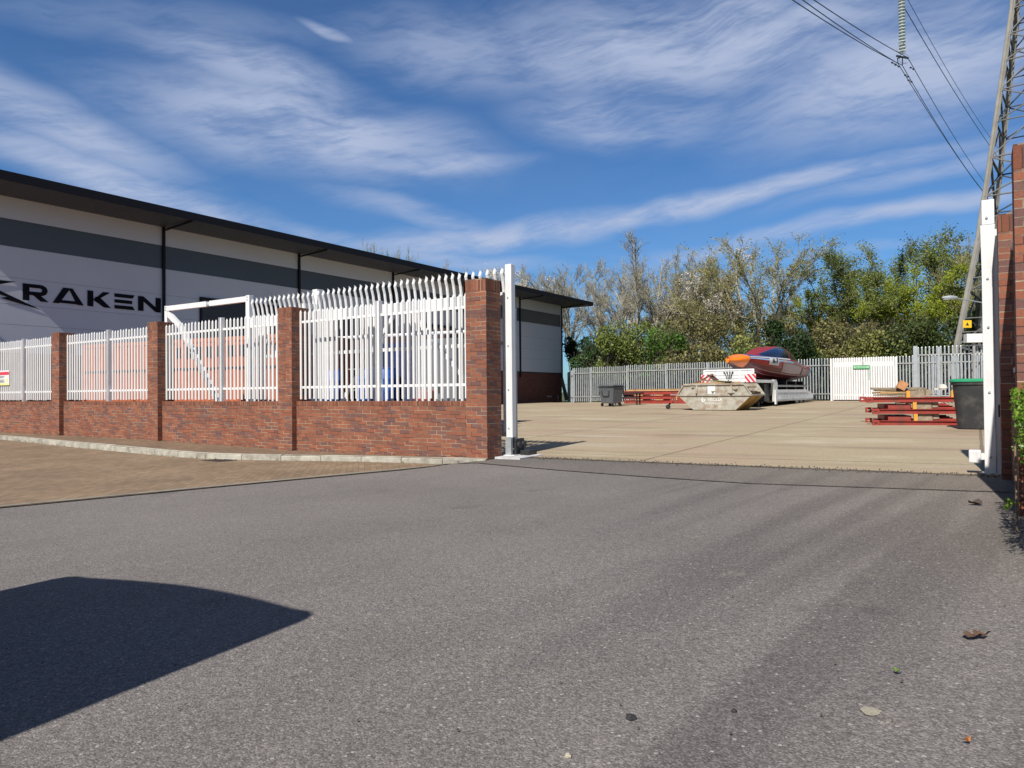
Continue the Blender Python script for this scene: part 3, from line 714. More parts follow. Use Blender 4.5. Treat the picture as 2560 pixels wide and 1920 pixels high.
# ================================================================== THINGS BEHIND THE LEFT FENCE
def container(name, label, loc, rz, Lx, Wd, H, mat, holes=False, group=None):
    c = thing(name, label, 'container', loc, rz, group)
    m = MB(); n = int(Lx / .3); pts = []
    for side in (0, 1):
        pass
    # corrugated long side (front, y=0) and back
    for y0, sg in ((0.0, -1), (Wd, 1)):
        vs = []; x = .12
        prof = []
        while x < Lx - .12:
            prof += [(x, 0), (x + .07, 0), (x + .10, -.035), (x + .17, -.035)]; x += .2
        prof.append((min(x, Lx - .1), 0))
        vs = [(px, y0 + .03 * (1 if sg < 0 else -1) - sg * oy, z) for z in (.14, H - .12) for px, oy in prof]; k = len(prof)
        m.add(vs, [(i, i + 1, i + 1 + k, i + k) for i in range(k - 1)])
    m.box(.03, .05, .05, Wd - .05, .1, H - .05); m.box(Lx - .05, Lx - .03, .05, Wd - .05, .1, H - .05); m.box(.05, Lx - .05, .05, Wd - .05, H - .07, H - .05); m.box(.05, Lx - .05, .05, Wd - .05, .1, .13)
    m.build('side_panels', mat, c)
    m = MB()
    for y in (0, Wd):
        for z in (0, H - .12): m.box(0, Lx, y - .001 if y == 0 else y - .12, .12 if y == 0 else y + .001, z, z + (.15 if z == 0 else .12))
        for x in (0, Lx - .13): m.box(x, x + .13, y - .004 if y == 0 else y - .13, .13 if y == 0 else y + .004, .0, H + .002)
    for x in (.01, Lx - .11):
        for z in (.005, H - .115): m.box(x, x + .1, .1, Wd - .1, z, z + .11)
    m.build('frame', mat, c)
    if holes:
        for zz in (1.97,):
            x = 4.6
            while x < Lx - .7: MB().box(x, x + .26, -.012, .02, 2.28, 2.62).build('vent_opening', DARKST, c); x += .46
        m = MB().box(.14, Lx - .14, -.02, .03, 1.92, 1.97); m.build('side_seam', DARKST, c)
    return c
ORANGE = paint('salmon_orange_container', (.43, .125, .055), .7, var=.1, scale=1.2, dirt=(.25, .08, .05), dirtamt=.2)
pA, pB = W(-18.1, 2.15), W(-8.6, 3.45)
container('shipping_container', 'long salmon orange shipping container seen through the white palisade', (pA.x, pA.y, .03), math.atan2(pB.y - pA.y, pB.x - pA.x), (pB - pA).length, 2.35, 2.88, ORANGE, True, 'containers behind the palisade')
container('shipping_container', 'maroon container coloured dark for inner shade, with white top rail behind the blue barrels', W(-9.3, 6.2, .05), RZ, 3.9, 2.4, 3.0, paint('shaded_maroon_container', (.055, .03, .032), .6, var=.2), False, 'containers behind the palisade')  # dark maroon stands in for the shade inside the stack
container('shipping_container', 'navy blue container beside the gateway pier seen through the palisade', W(-6.9, 5.0, .05), RZ, 2.0, 2.4, 2.55, paint('navy_container', (.02, .035, .11), .5, var=.15), False, 'containers behind the palisade')
cb = thing('storage_cabinet', 'grey storage cabinet at the right end behind the palisade', 'cabinet', W(-4.8, 4.6, .05), RZ)
MB().box(0, 1.0, 0, .8, 0, 2.55).build('body', paint('pale_grey_steel', (.16, .17, .19), .5, var=.08), cb, bevel=.02)
MB().box(.04, .49, -.012, -.002, .1, 2.4).build('door', paint('pale_grey_steel', (.4, .42, .46)), cb); MB().box(.51, .96, -.012, -.002, .1, 2.4).build('door', paint('pale_grey_steel', (.4, .42, .46)), cb)
MB().box(.44, .47, -.03, -.012, 1.1, 1.3).build('handle', BLACK, cb)
tp = thing('pipe_rack', 'long white pipe lying across a steel rack behind the palisade', 'rack', W(-9.4, 5.7, 0), RZ)
MB().tube((-.2, 0, 2.93), (5.4, 0, 2.85), .05, 8).build('pipe', WHITE, tp)
for x in (.2, 2.0, 3.6, 5.2): MB().box(x - .04, x + .04, -.04, .04, 0, 2.88).build('upright', GALVD, tp)
for z in (1.25, 1.9): MB().box(.2, 5.2, -.03, .03, z, z + .04).build('shelf_beam', GALVD, tp)
BLUE = paint('blue_plastic_barrel', (.02, .10, .42), .35, var=.1)
def barrel(label, p, sc_=1.0):
    o = thing('barrel', label, 'barrel', p, 0, 'blue barrels behind the palisade')
    MB().lathe([(.27, 0), (.29, .03), (.29, .28), (.30, .30), (.29, .32), (.29, .58), (.30, .60), (.29, .62), (.29, .85), (.27, .88)], 20).build('drum', BLUE, o, smooth=True)
    MB().lathe([(.275, .88), (.285, .89), (.285, .91), (.27, .92), (.05, .92)], 20).build('lid', BLUE, o)
    return o
crate = thing('steel_platform', 'low dark steel platform carrying the blue barrels', 'platform', W(-8.7, 4.1, 0), RZ)
MB().box(0, 4.6, 0, .9, .85, .95).build('deck', DARKST, crate)
for x in (.05, 2.2, 4.5): MB().box(x, x + .08, .0, .08, 0, .85).build('leg', DARKST, crate); MB().box(x, x + .08, .8, .88, 0, .85).build('leg', DARKST, crate)
barrel('blue plastic barrel on the left end of the dark steel platform', W(-8.3, 4.5, .95)); barrel('blue plastic barrel in the middle of the dark steel platform', W(-6.9, 4.5, .95)); barrel('blue plastic barrel touching the middle barrel on its right', W(-6.25, 4.55, .95))
jk = thing('toolbox', 'small red toolbox on the right end of the dark steel platform', 'toolbox', W(-5.0, 4.3, .95), RZ)
MB().box(0, .5, 0, .3, 0, .22).build('body', REDP, jk, bevel=.01); MB().box(0, .5, 0, .3, .225, .27).build('lid', paint('bright_red', (.5, .05, .03), .4), jk, bevel=.01); MB().bar((.12, .15, .31), (.38, .15, .31), .02).build('handle', BLACK, jk)

# ================================================================== BACK FENCE
def back_bay(sa, ta, sb, tb, label, z0, h, group='grey palisade bays along the back of the yard', spacing=.153, lowz=.35, pw=.075):
    a, b = W(sa, ta), W(sb, tb); Lh = (b - a).length; rz = math.atan2(b.y - a.y, b.x - a.x)
    f = thing('back_fence', label, 'fence', (a.x, a.y, z0), rz, group)
    m = MB(); n = max(2, int(round(Lh / spacing)))
    for i in range(n):
        pale_shape(m, (i + .5) * Lh / n, random.uniform(-.005, .005), .03, h + random.uniform(-.02, .02), w=pw)
    m.build('pales', GALV, f)
    for z in (lowz, h - .42): MB().box(0, Lh, -.062, -.024, z - .03, z + .03).build('rail', GALVD, f)
    MB().box(-.045, .045, -.10, .02, -.2, h - .05).build('post', GALV, f)
    return f
s = -16.2; i = 0
names = ['end bay nearest the warehouse', 'bay behind the grey wheeled bin', 'bay above the left end of the red frame stack', 'bay behind the middle of the red frame stack', 'bay left of the skip', 'bay directly behind the skip', 'bay behind the white trailer headboard', 'bay right behind the boat', 'bay behind the trailer wheels', 'bay touching the left of the white double gate', 'bay right of the white double gate', 'bay half hidden by the timber pile', 'bay behind the tall nearer fence', 'last bay behind the pylon foot']
edges = [-16.2, -14.85, -12.1, -9.35, -6.6, -3.85, -1.4, .66]
for k in range(len(edges) - 1):
    back_bay(edges[k], 34.2, edges[k + 1], 34.2, 'grey galvanised palisade %s' % names[k if k < 6 else k + 3], z_yard(edges[k], 34.2) + .05, 2.42)
for k, (a, b) in enumerate(((3.88, 6.6), (6.6, 9.35), (9.35, 12.1))):
    back_bay(a, 34.2, b, 34.2, 'grey galvanised palisade %s' % ('bay right of the white double gate', 'bay behind the tall nearer fence', 'last bay behind the pylon foot')[k], z_yard(a, 34.2) + .05, 2.42)
back_bay(-20.6, 41.5, -18.4, 38, 'shaded grey palisade bay meeting the warehouse corner', .4, 2.4)
back_bay(-18.4, 38, -16.2, 34.2, 'shaded grey palisade bay stepping back toward the warehouse corner', .4, 2.4)
# tall nearer fence on the right
for k, (a, b) in enumerate(((5.15, 6.1), (6.1, 8.9), (8.9, 11.6))):
    back_bay(a, 30.1, b, 30.1, ('narrow tall palisade bay with broad end post right of the timber pile', 'tall grey palisade bay behind the green lidded bin', 'tall grey palisade bay partly behind the white gate post')[k], .45, 2.78, 'taller grey palisade bays nearer on the right', spacing=.165, pw=.07)
MB_p = MB().box(5.02, 5.2, 29.98, 30.16, .2, 3.26).build('fence_post', GALV, loc=W(0, 0), rz=RZ); tag(MB_p, 'broad flat grey steel post at the left end of the tall fence', 'post')
# white double gate
dg_ = thing('double_gate', 'white palisade double gate in the back fence with green banner', 'gate', W(.70, 34.05, .50), RZ)
for k, (x0, x1) in enumerate(((.0, 1.57), (1.59, 3.16))):
    m = MB(); n = 13
    for i in range(n): pale_shape(m, x0 + .06 + (x1 - x0 - .12) * i / (n - 1), -.04, .06, 2.46, w=.104)
    lf = m.build('leaf', WHITE, dg_)
    m = MB().box(x0, x1, -.03, .02, .30, .37).box(x0, x1, -.03, .02, 1.93, 2.2).box(x0, x0 + .06, -.03, .03, .02, 2.3).box(x1 - .06, x1, -.03, .03, .02, 2.3)
    m.build('frame', WHITE, lf)
for x in (-.12, 3.19): MB().box(x, x + .1, -.05, .06, -.2, 2.42).build('post', WHITE, dg_)
GREEN = paint('green_banner', (.02, .26, .07), .6, var=.1)
bn = thing('banner', 'green and white banner tied across the middle of the white double gate', 'banner', W(.70, 33.95, .50), RZ)
m = MB().box(1.08, 1.93, -.01, 0, 1.96, 2.0).box(1.08, 1.93, -.01, 0, 1.80, 1.84).box(1.08, 1.12, -.01, 0, 1.84, 1.96).box(1.89, 1.93, -.01, 0, 1.84, 1.96); m.box(1.2, 1.8, -.01, 0, 1.885, 1.915); m.build('green_border', GREEN, bn)
MB().box(1.12, 1.89, -.004, .004, 1.84, 1.96).build('panel', paint('pale_green', (.35, .6, .42), .6), bn)
MB().box(1.88, 1.91, -.01, 0, 1.2, 1.8).build('tie', GREEN, bn)

# ================================================================== WHEELED BIN (left), frames, cart
def caster(mb, x, y, r=.09, z=0): 
    mb.tube((x - .025, y, z + r), (x + .025, y, z + r), r, 12)
p = on(1528, 1016); br_ = math.atan2(U.y, U.x)
BINP = paint('dark_grey_plastic', (.085, .095, .11), .45, var=.08, dirt=(.15, .14, .13), dirtamt=.1)
wb_ = thing('wheeled_bin', 'dark grey four wheeled bin in front of the back fence', 'bin', p, br_ + R_(-18))
z = lambda v: v
m = MB(); vs = []
for (hx, hy, zz) in ((.42, .34, .17), (.56, .42, 1.02)): vs += [(-hx, -hy, zz), (hx, -hy, zz), (hx, hy, zz), (-hx, hy, zz)]
m.add(vs, [(0, 3, 2, 1), (4, 5, 6, 7), (0, 1, 5, 4), (1, 2, 6, 5), (2, 3, 7, 6), (3, 0, 4, 7)]); m.build('body', BINP, wb_, bevel=.03)
MB().box(-.60, .60, -.46, .46, 1.03, 1.07).build('rim', BLACK, wb_, bevel=.012)
MB().box(-.57, .57, -.43, .43, 1.07, 1.17).build('lid', BINP, wb_, bevel=.04)
m = MB().bar((-.30, -.44, .85), (-.22, -.405, .55), .03).bar((-.22, -.405, .55), (.2, -.405, .55), .03).bar((.2, -.405, .55), (.27, -.44, .85), .03); m.build('moulding', BLACK, wb_)
MB().tube((-.66, -.2, .98), (-.58, -.2, .98), .05, 10).build('trunnion', paint('light_blue', (.35, .5, .7)), wb_)
for x in (-.38, .38):
    for y in (-.3, .3):
        m = MB(); caster(m, x, y); m.box(x - .04, x + .04, y - .03, y + .03, .15, .18); m.build('wheel', BLACK, wb_)

bt = thing('trestle', 'low black steel trestle table between the grey bin and the red frames', 'trestle', on(1570, 1012), br_)
MB().box(-.85, .85, -.3, .3, .62, .70).build('top', BLACK, bt)
MB().box(-.8, .8, -.27, -.22, .36, .42).build('stretcher', BLACK, bt)
for x in (-.72, .60): MB().box(x, x + .07, -.25, -.18, 0, .62).build('leg', BLACK, bt); MB().box(x, x + .07, .18, .25, 0, .62).build('leg', BLACK, bt)
for x in (-.2,): MB().box(x, x + .5, -.15, .15, .43, .6).build('shelf_box', DARKST, bt)

def red_frame(name, label, loc, rz, Lx, Wd, H, group):
    f = thing(name, label, 'steel frame', loc, rz, group)
    for y in (0, Wd):
        m = MB().box(0, Lx, y - .05, y + .05, 0, .018).box(0, Lx, y - .05, y + .05, H - .018, H).box(0, Lx, y - .006, y + .006, .018, H - .018); m.build('side_beam', REDP, f)
        for x in (-.02, ): 
            m = MB().box(x - .16, x, y - .06, y + .06, -.01, .05).box(x - .16, x, y - .06, y + .06, H - .05, H + .01).box(x - .16, x - .12, y - .06, y + .06, .05, H - .05).box(x - .04, x, y - .06, y + .06, .05, H - .05); m.build('end_block', REDP, f)
    n = max(3, int(Lx / .45))
    for k in range(n + 1):
        x = .03 + (Lx - .06) * k / n; MB().box(x - .03, x + .03, .052, Wd - .052, .02, H - .02).build('cross_beam', REDP, f)
    return f
# left stack
base = on(1568, 1009)
for k in range(3):
    L_x = (5.2, 4.9, 4.6)[k]
    red_frame('stacked_frame', ('bottom', 'middle', 'top')[k] + ' red steel frame of the flat stack left of the skip', (base.x + .0, base.y, base.z + .27 * k), RZ + R_(2), L_x, 1.3, .2, 'red steel frames stacked left of the skip')
    for j in range(4):
        if k < 2:
            q = Vector((base.x, base.y, 0)) + Matrix.Rotation(RZ + R_(2), 3, 'Z') @ Vector((.5 + j * 1.25, -.03, 0))
            o = MB().box(0, .5, 0, 1.3, 0, .058).build('bearer', TIMB, loc=(q.x, q.y, base.z + .205 + .27 * k), rz=RZ + R_(2)); tag(o, '%s flat timber in the %s gap of the red frames beside the skip' % (('leftmost', 'second from left', 'third from left', 'rightmost')[j], ('lower', 'upper')[k]), 'timber', 'timber bearers between the left red frames')
q = base
ts_k = thing('timber_rack', 'row of pale timber blocks on top of the red frame stack left of the skip', 'timber', (base.x, base.y, base.z + .75), RZ + R_(2))
MB().box(.0, 4.6, -.05, .05, 0, .07).build('batten', TIMB, ts_k)
m = MB(); x = 0
while x < 4.55: m.box(x, x + .065, -.06, .9, .072, .115); x += .115
m.build('blocks', TIMB, ts_k)
cart = thing('frame_cart', 'red steel tongue with a single black caster at the left of the skip', 'cart', on(1675, 1023), RZ + R_(6))
MB().box(-.1, .14, -.12, .12, .30, .36).build('plate', REDP, cart); MB().bar((0, 0, .40), (2.1, .5, .50), .12, .1).build('tongue', REDP, cart); MB().bar((.3, 0, .62), (2.1, .5, .72), .06, .06).build('upper_bar', REDP, cart)
MB().box(.3, .36, -.03, .03, .42, .6).build('strut', TIMB, cart)
m = MB().tube((-.09, .03, .11), (-.09, -.03, .11), .11, 16); m.build('wheel', BLACK, cart); MB().bar((-.09, 0, .12), (.02, 0, .3), .05, .08).build('fork', DARKST, cart)

# ================================================================== SKIP
SK = paint('worn_grey_skip', (.38, .37, .32), .6, .1, var=.18, scale=2.5, dirt=(.20, .085, .03), dirtamt=.30, bump=.15)
SKR = paint('rusty_yellow_skip', (.52, .33, .07), .75, var=.3, scale=3, dirt=(.16, .06, .025), dirtamt=.5, bump=.2)
pl = on(1733, 1026); pr = on(1833, 1026)
skrz = R_(-37)
SKS = .95
sk = thing('skip', 'battered grey steel skip with rust streaks and white lettering, full of scrap wood', 'skip', pl, skrz); sk.scale = (SKS,) * 3
# x along long side, y depth, body floor x 0..2.05; rim x -.95..2.95
Wd = 1.75
zf, zm, zt = .03, .72, 1.22
xf0, xf1 = 0.0, 2.02; xm0, xm1 = -.78, 2.78; xt0, xt1 = -.44, 2.44
th = .012
def side(y, sg): 
    return MB().prism([(xf0, zf), (xf1, zf), (xm1, zm), (xt1, zt), (xt0, zt), (xm0, zm)], y, y + th * sg, 'y')
side(0, 1).build('side_panel', SK, sk); side(Wd, -1).build('side_panel', SK, sk)
MB().box(xf0, xf1, th, Wd - th, zf, zf + .015).build('floor', SKR, sk)
def sl(x0, z0, x1, z1): 
    return MB().add([(x0, th, z0), (x1, th, z1), (x1, Wd - th, z1), (x0, Wd - th, z0), (x0 + .012, th, z0 + .01), (x1 + .012, th, z1 + .01), (x1 + .012, Wd - th, z1 + .01), (x0 + .012, Wd - th, z0 + .01)], [(0, 1, 2, 3), (7, 6, 5, 4), (0, 4, 5, 1), (2, 6, 7, 3), (1, 5, 6, 2), (3, 7, 4, 0)])
sl(xf0, zf, xm0, zm).build('end_panel', SKR, sk); sl(xf1, zf, xm1, zm).build('end_panel', SKR, sk)
m = MB()
for y in (-.03, Wd + .03):
    m.bar((xm0, y, zm), (xm1, y, zm), .06, .07); m.bar((xt0, y, zt), (xt1, y, zt), .07, .08); m.bar((xm0, y, zm), (xt0, y, zt), .06, .06); m.bar((xm1, y, zm), (xt1, y, zt), .06, .06)
for x in (xm0, xm1): m.bar((x, -.03, zm), (x, Wd + .03, zm), .07, .07)
m.build('rim', SK, sk)
for x in (.2, 1.85): MB().box(x - .04, x + .04, -.05, -.002, zm + .03, zt - .03).build('rib', SK, sk); MB().tube((x, -.12, zm + .05), (x, -.002, zm + .05), .03, 8).build('lug', DARKST, sk)
MB().box(.72, 1.08, -.012, -.003, .78, 1.13).build('notice', WHITE, sk)
MB().box(-.1, .08, -.01, -.003, 1.06, 1.12).build('notice', WHITE, sk)
WP = paint('worn_white_lettering', (.62, .62, .60), .7, var=.2)
text('lettering', 'VEOLIA', .20, WP, sk, (1.06, -.004, .50), (pi / 2, 0, 0), bold=.004, xs=1.05)
text('small_lettering', 'ENVIRONMENTAL', .115, WP, sk, (.98, -.004, .33), (pi / 2, 0, 0), xs=.9)
m = MB()
for k in range(20):
    a0, a1 = R_(90 + k * 15), R_(90 + (k + 1) * 15)
    m.prism([(.50 + .10 * cos(a0), .50 + .10 * sin(a0)), (.50 + .10 * cos(a1), .50 + .10 * sin(a1)), (.50 + .055 * cos(a1), .50 + .055 * sin(a1)), (.50 + .055 * cos(a0), .50 + .055 * sin(a0))], -.004, -.001, 'y')
m.prism([(.50, .54), (.54, .50), (.50, .46), (.46, .50)], -.004, -.001, 'y'); m.build('ring_emblem', WP, sk)
def M_(o, x, y, z): v = Matrix.Rotation(skrz, 3, 'Z') @ Vector((x * SKS, y * SKS, z * SKS)); return (o.x + v.x, o.y + v.y, o.z + v.z)
rs = random.Random(3)
planks = [((.35, .55, 1.27), 2.0, .32, .07, 4, -3, TIMB, 'long pale plank lying across the left of the skip'), ((.9, .9, 1.36), 1.7, .5, .05, -8, 5, TIMG, 'grey board across the middle of the skip'),
          ((.15, 1.0, 1.5), .9, .5, .06, 30, -28, paint('brown_board', (.16, .07, .04), .8, var=.3), 'brown tilted board sticking up from the skip'), ((.62, 1.1, 1.5), .6, .45, .05, -10, 38, paint('dark_board', (.09, .05, .035), .8, var=.3), 'dark board leaning right in the skip'),
          ((1.5, .8, 1.33), 1.1, .35, .05, 12, 6, TIMB, 'short pale plank near the middle of the skip'), ((.9, .5, 1.38), 1.5, .2, .03, 2, 2, paint('mossy_green_board', (.16, .20, .09), .85, var=.3), 'greenish strip on top of the scrap in the skip'),
          ((2.0, .45, 1.27), .22, .25, .12, 20, 0, TIMB, 'small pale block on the right rim of the skip')]
for c_, lx, ly, lz, a, b, mt, lab in planks:
    o = MB().cbox((0, 0, 0), lx * SKS, ly * SKS, lz * SKS, ry=R_(b)).build('scrap_board', mt, loc=M_(pl, *c_), rz=skrz + R_(a)); tag(o, lab, 'board', 'scrap boards in the skip')
o = MB()
for k in range(30): o.cbox((rs.uniform(-.3, 2.3), rs.uniform(.15, 1.6), rs.uniform(.8, 1.12)), rs.uniform(.3, 1.2), rs.uniform(.05, .3), .04, rs.uniform(-1, 1), rs.uniform(-.2, .2))
o = o.build('rubble', TIMG, loc=M_(pl, 0, 0, 0), rz=skrz); o.scale = (SKS,) * 3; tag(o, 'heap of broken scrap wood filling the skip', 'rubble'); o['kind'] = 'stuff'

# ================================================================== TRAILER
TRW = paint('white_trailer_paint', (.72, .73, .74), .4, var=.05, scale=2, dirt=(.3, .28, .25), dirtamt=.12, streak=True)
AX = Vector((.612, .791)); trz = math.atan2(AX.y, AX.x)          # x to the rear, y to the left
T = Vector((11.1, 32.5, 0)); zg = .30
tr = thing('lowbed_trailer', 'white low loader trailer with chevron headboard carrying the red boat', 'trailer', (T.x, T.y, 0), trz)
# headboard: at x=0, y 0..2.45
hb = MB().box(-.03, .03, 0, 2.45, 1.50, 2.14).build('headboard', TRW, tr, bevel=.03)
m = MB()
for z0, z1 in ((2.06, 2.08), (1.86, 1.87), (1.70, 1.71)): m.box(-.04, -.032, .12, 2.35, z0, z1)
m.build('board_ribs', GALV, hb)
m = MB().box(-.06, -.03, .62, .70, 1.44, 2.14).box(-.05, -.03, 1.68, 1.72, 1.5, 2.1); m.build('stays', TRW, hb)
CHR = paint('chevron_red', (.62, .03, .05), .45, var=.05)
for y0, mir in ((-.08, 1), (2.03, -1)):
    pz = MB().box(-.06, -.035, y0, y0 + .5, 1.52, 1.90).build('chevron_plate', WHITE, tr)
    m = MB()
    for k in range(-1, 3):
        a = y0 + k * .22
        pts = [(a, 1.52), (a + .11, 1.52), (a + .11 + .30, 1.90), (a + .30, 1.90)]
        if mir < 0: pts = [(2 * y0 + .5 - x, z) for x, z in pts][::-1]
        # clip in y
        P = []
        q = pts
        for lim, sgn in ((y0, 1), (y0 + .5, -1)):
            o2 = []
            for i in range(len(q)):
                A_, B_ = q[i], q[(i + 1) % len(q)]; ina, inb = (A_[0] - lim) * sgn >= 0, (B_[0] - lim) * sgn >= 0
                if ina: o2.append(A_)
                if ina != inb: kk = (lim - A_[0]) / (B_[0] - A_[0]); o2.append((lim, A_[1] + kk * (B_[1] - A_[1])))
            q = o2
            if not q: break
        if len(q) > 2: m.prism(q, -.066, -.061, 'x')
    m.build('chevron_stripes', CHR, pz)
# coupling lines on headboard
m = MB()
for k in range(4): m.tube((-.08, 1.0 + .12 * k, 2.02 - .03 * (k % 2)), (-.08, 1.08 + .06 * k, 1.72), .018, 6); m.cbox((-.07, .98 + .14 * k, 2.0), .03, .05, .06)
m.cbox((-.06, 1.2, 1.6), .02, .05, .07); m.build('air_lines', DARKST, tr)
# gooseneck
m = MB()
for y in (.1, 2.2): m.box(.03, 3.3, y - .07, y + .07, 1.50, 1.64); 
m.box(.03, 3.3, .17, 2.13, 1.52, 1.56); m.build('gooseneck', TRW, tr, bevel=.01)
m = MB()
for y in (.03, 2.25): m.prism([(3.05, .58), (3.45, .58), (3.45, 1.5), (3.25, 1.66), (2.95, 1.66), (2.85, 1.5)], y, y + .14, 'y')
m.build('neck_legs', TRW, tr, bevel=.01)
m = MB()
for y in (.0,): m.box(2.95, 3.14, y - .03, y + .03, .45, 1.15)
m.build('side_marker_board', WHITE, tr)
m = MB().box(2.45, 2.6, .5, 1.9, .5, 1.5).box(2.0, 2.12, .5, .62, .34, 1.5).box(2.0, 2.12, 1.85, 1.97, .34, 1.5).box(1.9, 2.25, .4, .7, .32, .37).box(1.9, 2.25, 1.75, 2.05, .32, .37).box(2.1, 2.9, .25, 2.1, .6, 1.45); m.build('landing_gear_and_shade', DARKST, tr)  # landing legs, plus a dark box standing in for shade under the gooseneck
# deck sides
m = MB()
for y in (.0, 2.37):
    m.prism([(3.2, .60), (9.7, .60), (9.7, .93), (8.3, 1.17), (3.2, 1.17)], y, y + .08, 'y')
m.build('deck_side', TRW, tr, bevel=.008)
m = MB()
for k in range(24):
    m.box(3.55 + k * .26, 3.58 + k * .26, -.025, -.001, .64, 1.0 if k < 19 else .88)
m.box(3.3, 8.6, -.02, -.001, 1.0, 1.03); m.box(3.3, 9.6, -.02, -.001, .66, .69); m.build('side_ribs', GALV, tr)
MB().box(3.2, 9.7, .08, 2.37, .66, .78).build('deck', DARKST, tr)
MB().box(3.0, 9.5, .4, 2.0, .52, .655).build('chassis', BLACK, tr)
for k in range(3):
    for y in (.1, 2.1):
        o = MB().tube((6.9 + .82 * k, y, .42 + .028 * k + .22), (6.9 + .82 * k, y + .25, .42 + .028 * k + .22), .34, 20).build('tyre', BLACK, tr)
        MB().tube((6.9 + .82 * k, y - .01, .64 + .028 * k), (6.9 + .82 * k, y + .26, .64 + .028 * k), .16, 14).build('rim', GALVD, o)
# cradle on the deck
m = MB()
for x in (4.0, 5.6, 7.2, 8.6): m.box(x, x + .12, .25, 2.15, .78, 1.62)
m.box(3.8, 9.2, .22, .34, 1.3, 1.42).box(3.8, 9.2, 2.06, 2.18, 1.3, 1.42); m.box(3.8, 9.2, 1.1, 1.3, .78, 1.3)
cr_ = m.build('boat_cradle', BLACK, loc=(T.x, T.y, 0), rz=trz); tag(cr_, 'black steel cradle under the red boat on the trailer deck', 'cradle')
MB_ = MB().box(3.6, 9.0, .02, .07, 1.33, 1.37); o = MB_.build('rail', GALV, cr_)

# ================================================================== BOAT
RED = paint('boat_red', (.27, .012, .012), .35, var=.06, spec=.3); RED_SHADE = paint('boat_red_shaded', (.10, .008, .014), .35, var=.08, spec=.3)  # second, darker red puts the shade of the lower hull into the paint
ORN = paint('boat_orange', (.92, .21, .008), .35, var=.08, coat=.2); NAVY = paint('boat_window', (.01, .018, .05), .12, var=.05, coat=.6)
LBL = paint('boat_light_blue', (.28, .48, .68), .35, var=.05); DBL = paint('boat_blue', (.03, .09, .30), .3, var=.1); ZEB = paint('boat_silver', (.42, .36, .37), .35, var=.1)
boat = thing('powerboat', 'red racing powerboat with orange nose, dark canopy and number panel, on the trailer', 'boat', (T.x, T.y, 0), trz)
CY = 1.22
def hull_sec(x):
    """half section from keel to sheer: list of (y, z)"""
    k = max(0, x / 9.5)
    hw = .10 + 1.08 * (1 - (1 - min(1, k / .62)) ** 2.0) ** .85 * (1 - .05 * max(0, k - .7))
    keel = lerp(2.40, 2.12, sstep(0, .10, k)) - .50 * sstep(.06, .40, k) + .02 * k
    sheer = 2.58 + .20 * sstep(0, .16, k) - .34 * sstep(.55, 1, k)
    chine_z = lerp(lerp(keel, sheer, .45), 1.92, sstep(.12, .7, k))
    cw = hw * (.62 + .25 * sstep(0, .6, k))
    P = [(0, keel), (cw * .5, lerp(keel, chine_z, .52)), (cw, chine_z), (lerp(cw, hw, .6), lerp(chine_z, sheer, .33)), (hw, lerp(chine_z, sheer, .72)), (hw * .96, sheer), (hw * .75, sheer + .06)]
    return P
xs = [-.02, .05, .15, .3, .5, .75, 1.0, 1.3, 1.6] + rng(2, 9.5, 24)
# orange nose  | red body : separate parts
def hull_part(x0, x1, rows, name, mat, grow=0.0, parent=boat, both=True):
    X = [x for x in xs if x0 - 1e-6 <= x <= x1 + 1e-6]; m = MB()
    for sg in ((-1, 1) if both else (-1,)):
        vs = []
        for x in X:
            S = hull_sec(x)
            for r in rows: i = int(r); f_ = r - i; a = S[i]; b = S[min(i + 1, len(S) - 1)]; y = lerp(a[0], b[0], f_); zz = lerp(a[1], b[1], f_); vs.append((x, CY + sg * (y + grow), zz))
        n = len(rows)
        m.add(vs, [(i * n + j, i * n + n + j, i * n + n + j + 1, i * n + j + 1) if sg < 0 else (i * n + j + 1, i * n + n + j + 1, i * n + n + j, i * n + j) for i in range(len(X) - 1) for j in range(n - 1)])
    return m.build(name, mat, parent, smooth=True, uv=False, fixn=False)
hull_part(-.02, 1.3, [1.2, 2, 3, 4, 5, 6], 'nose', ORN)
hull_part(-.02, 1.3, [0, 1, 1.2], 'nose_keel', RED_SHADE)
hull_part(1.3, 9.5, [3, 4, 5, 6], 'topsides', RED)
hull_part(1.3, 9.5, [0, 1, 2, 3], 'hull_bottom', RED_SHADE)
for rr in (.6, 1.3, 2.0): hull_part(1.6, 9.0, [rr, rr + .09], 'hull_stripe', paint('boat_pinkish', (.40, .22, .22), .4), .012)
# deck
m = MB(); vs = []; X = xs
for x in X:
    S = hull_sec(x); hw, zz = S[-1]
    for j in range(-4, 5): vs.append((x, CY + hw * j / 4, zz + .07 * (1 - (j / 4) ** 2)))
m.add(vs, [(i * 9 + j, i * 9 + 9 + j, i * 9 + 10 + j, i * 9 + j + 1) for i in range(len(X) - 1) for j in range(8)], 0)
for i in range(len(X) - 1):
    for j in range(8): m.mi[i * 8 + j] = 0 if X[i] < 1.3 else (2 if X[i] < 4.6 and abs(j - 3.5) > .6 else 1)
m.build('deck', [ORN, RED, DBL], boat, smooth=True, uv=False)
# transom
S = hull_sec(-.02); m = MB(); m.prism([(CY - y, z_) for y, z_ in S] + [(CY + y, z_) for y, z_ in S[::-1]][:-1], -.10, -.02, 'x'); m.build('nose_cap', ORN, boat, bevel=.03)
S = hull_sec(9.5); m = MB(); P = [(CY - y, z_) for y, z_ in S] + [(CY + y, z_) for y, z_ in S[::-1]][:-1]
m.prism(P, 9.5, 9.53, 'x'); m.build('transom', RED_SHADE, boat)
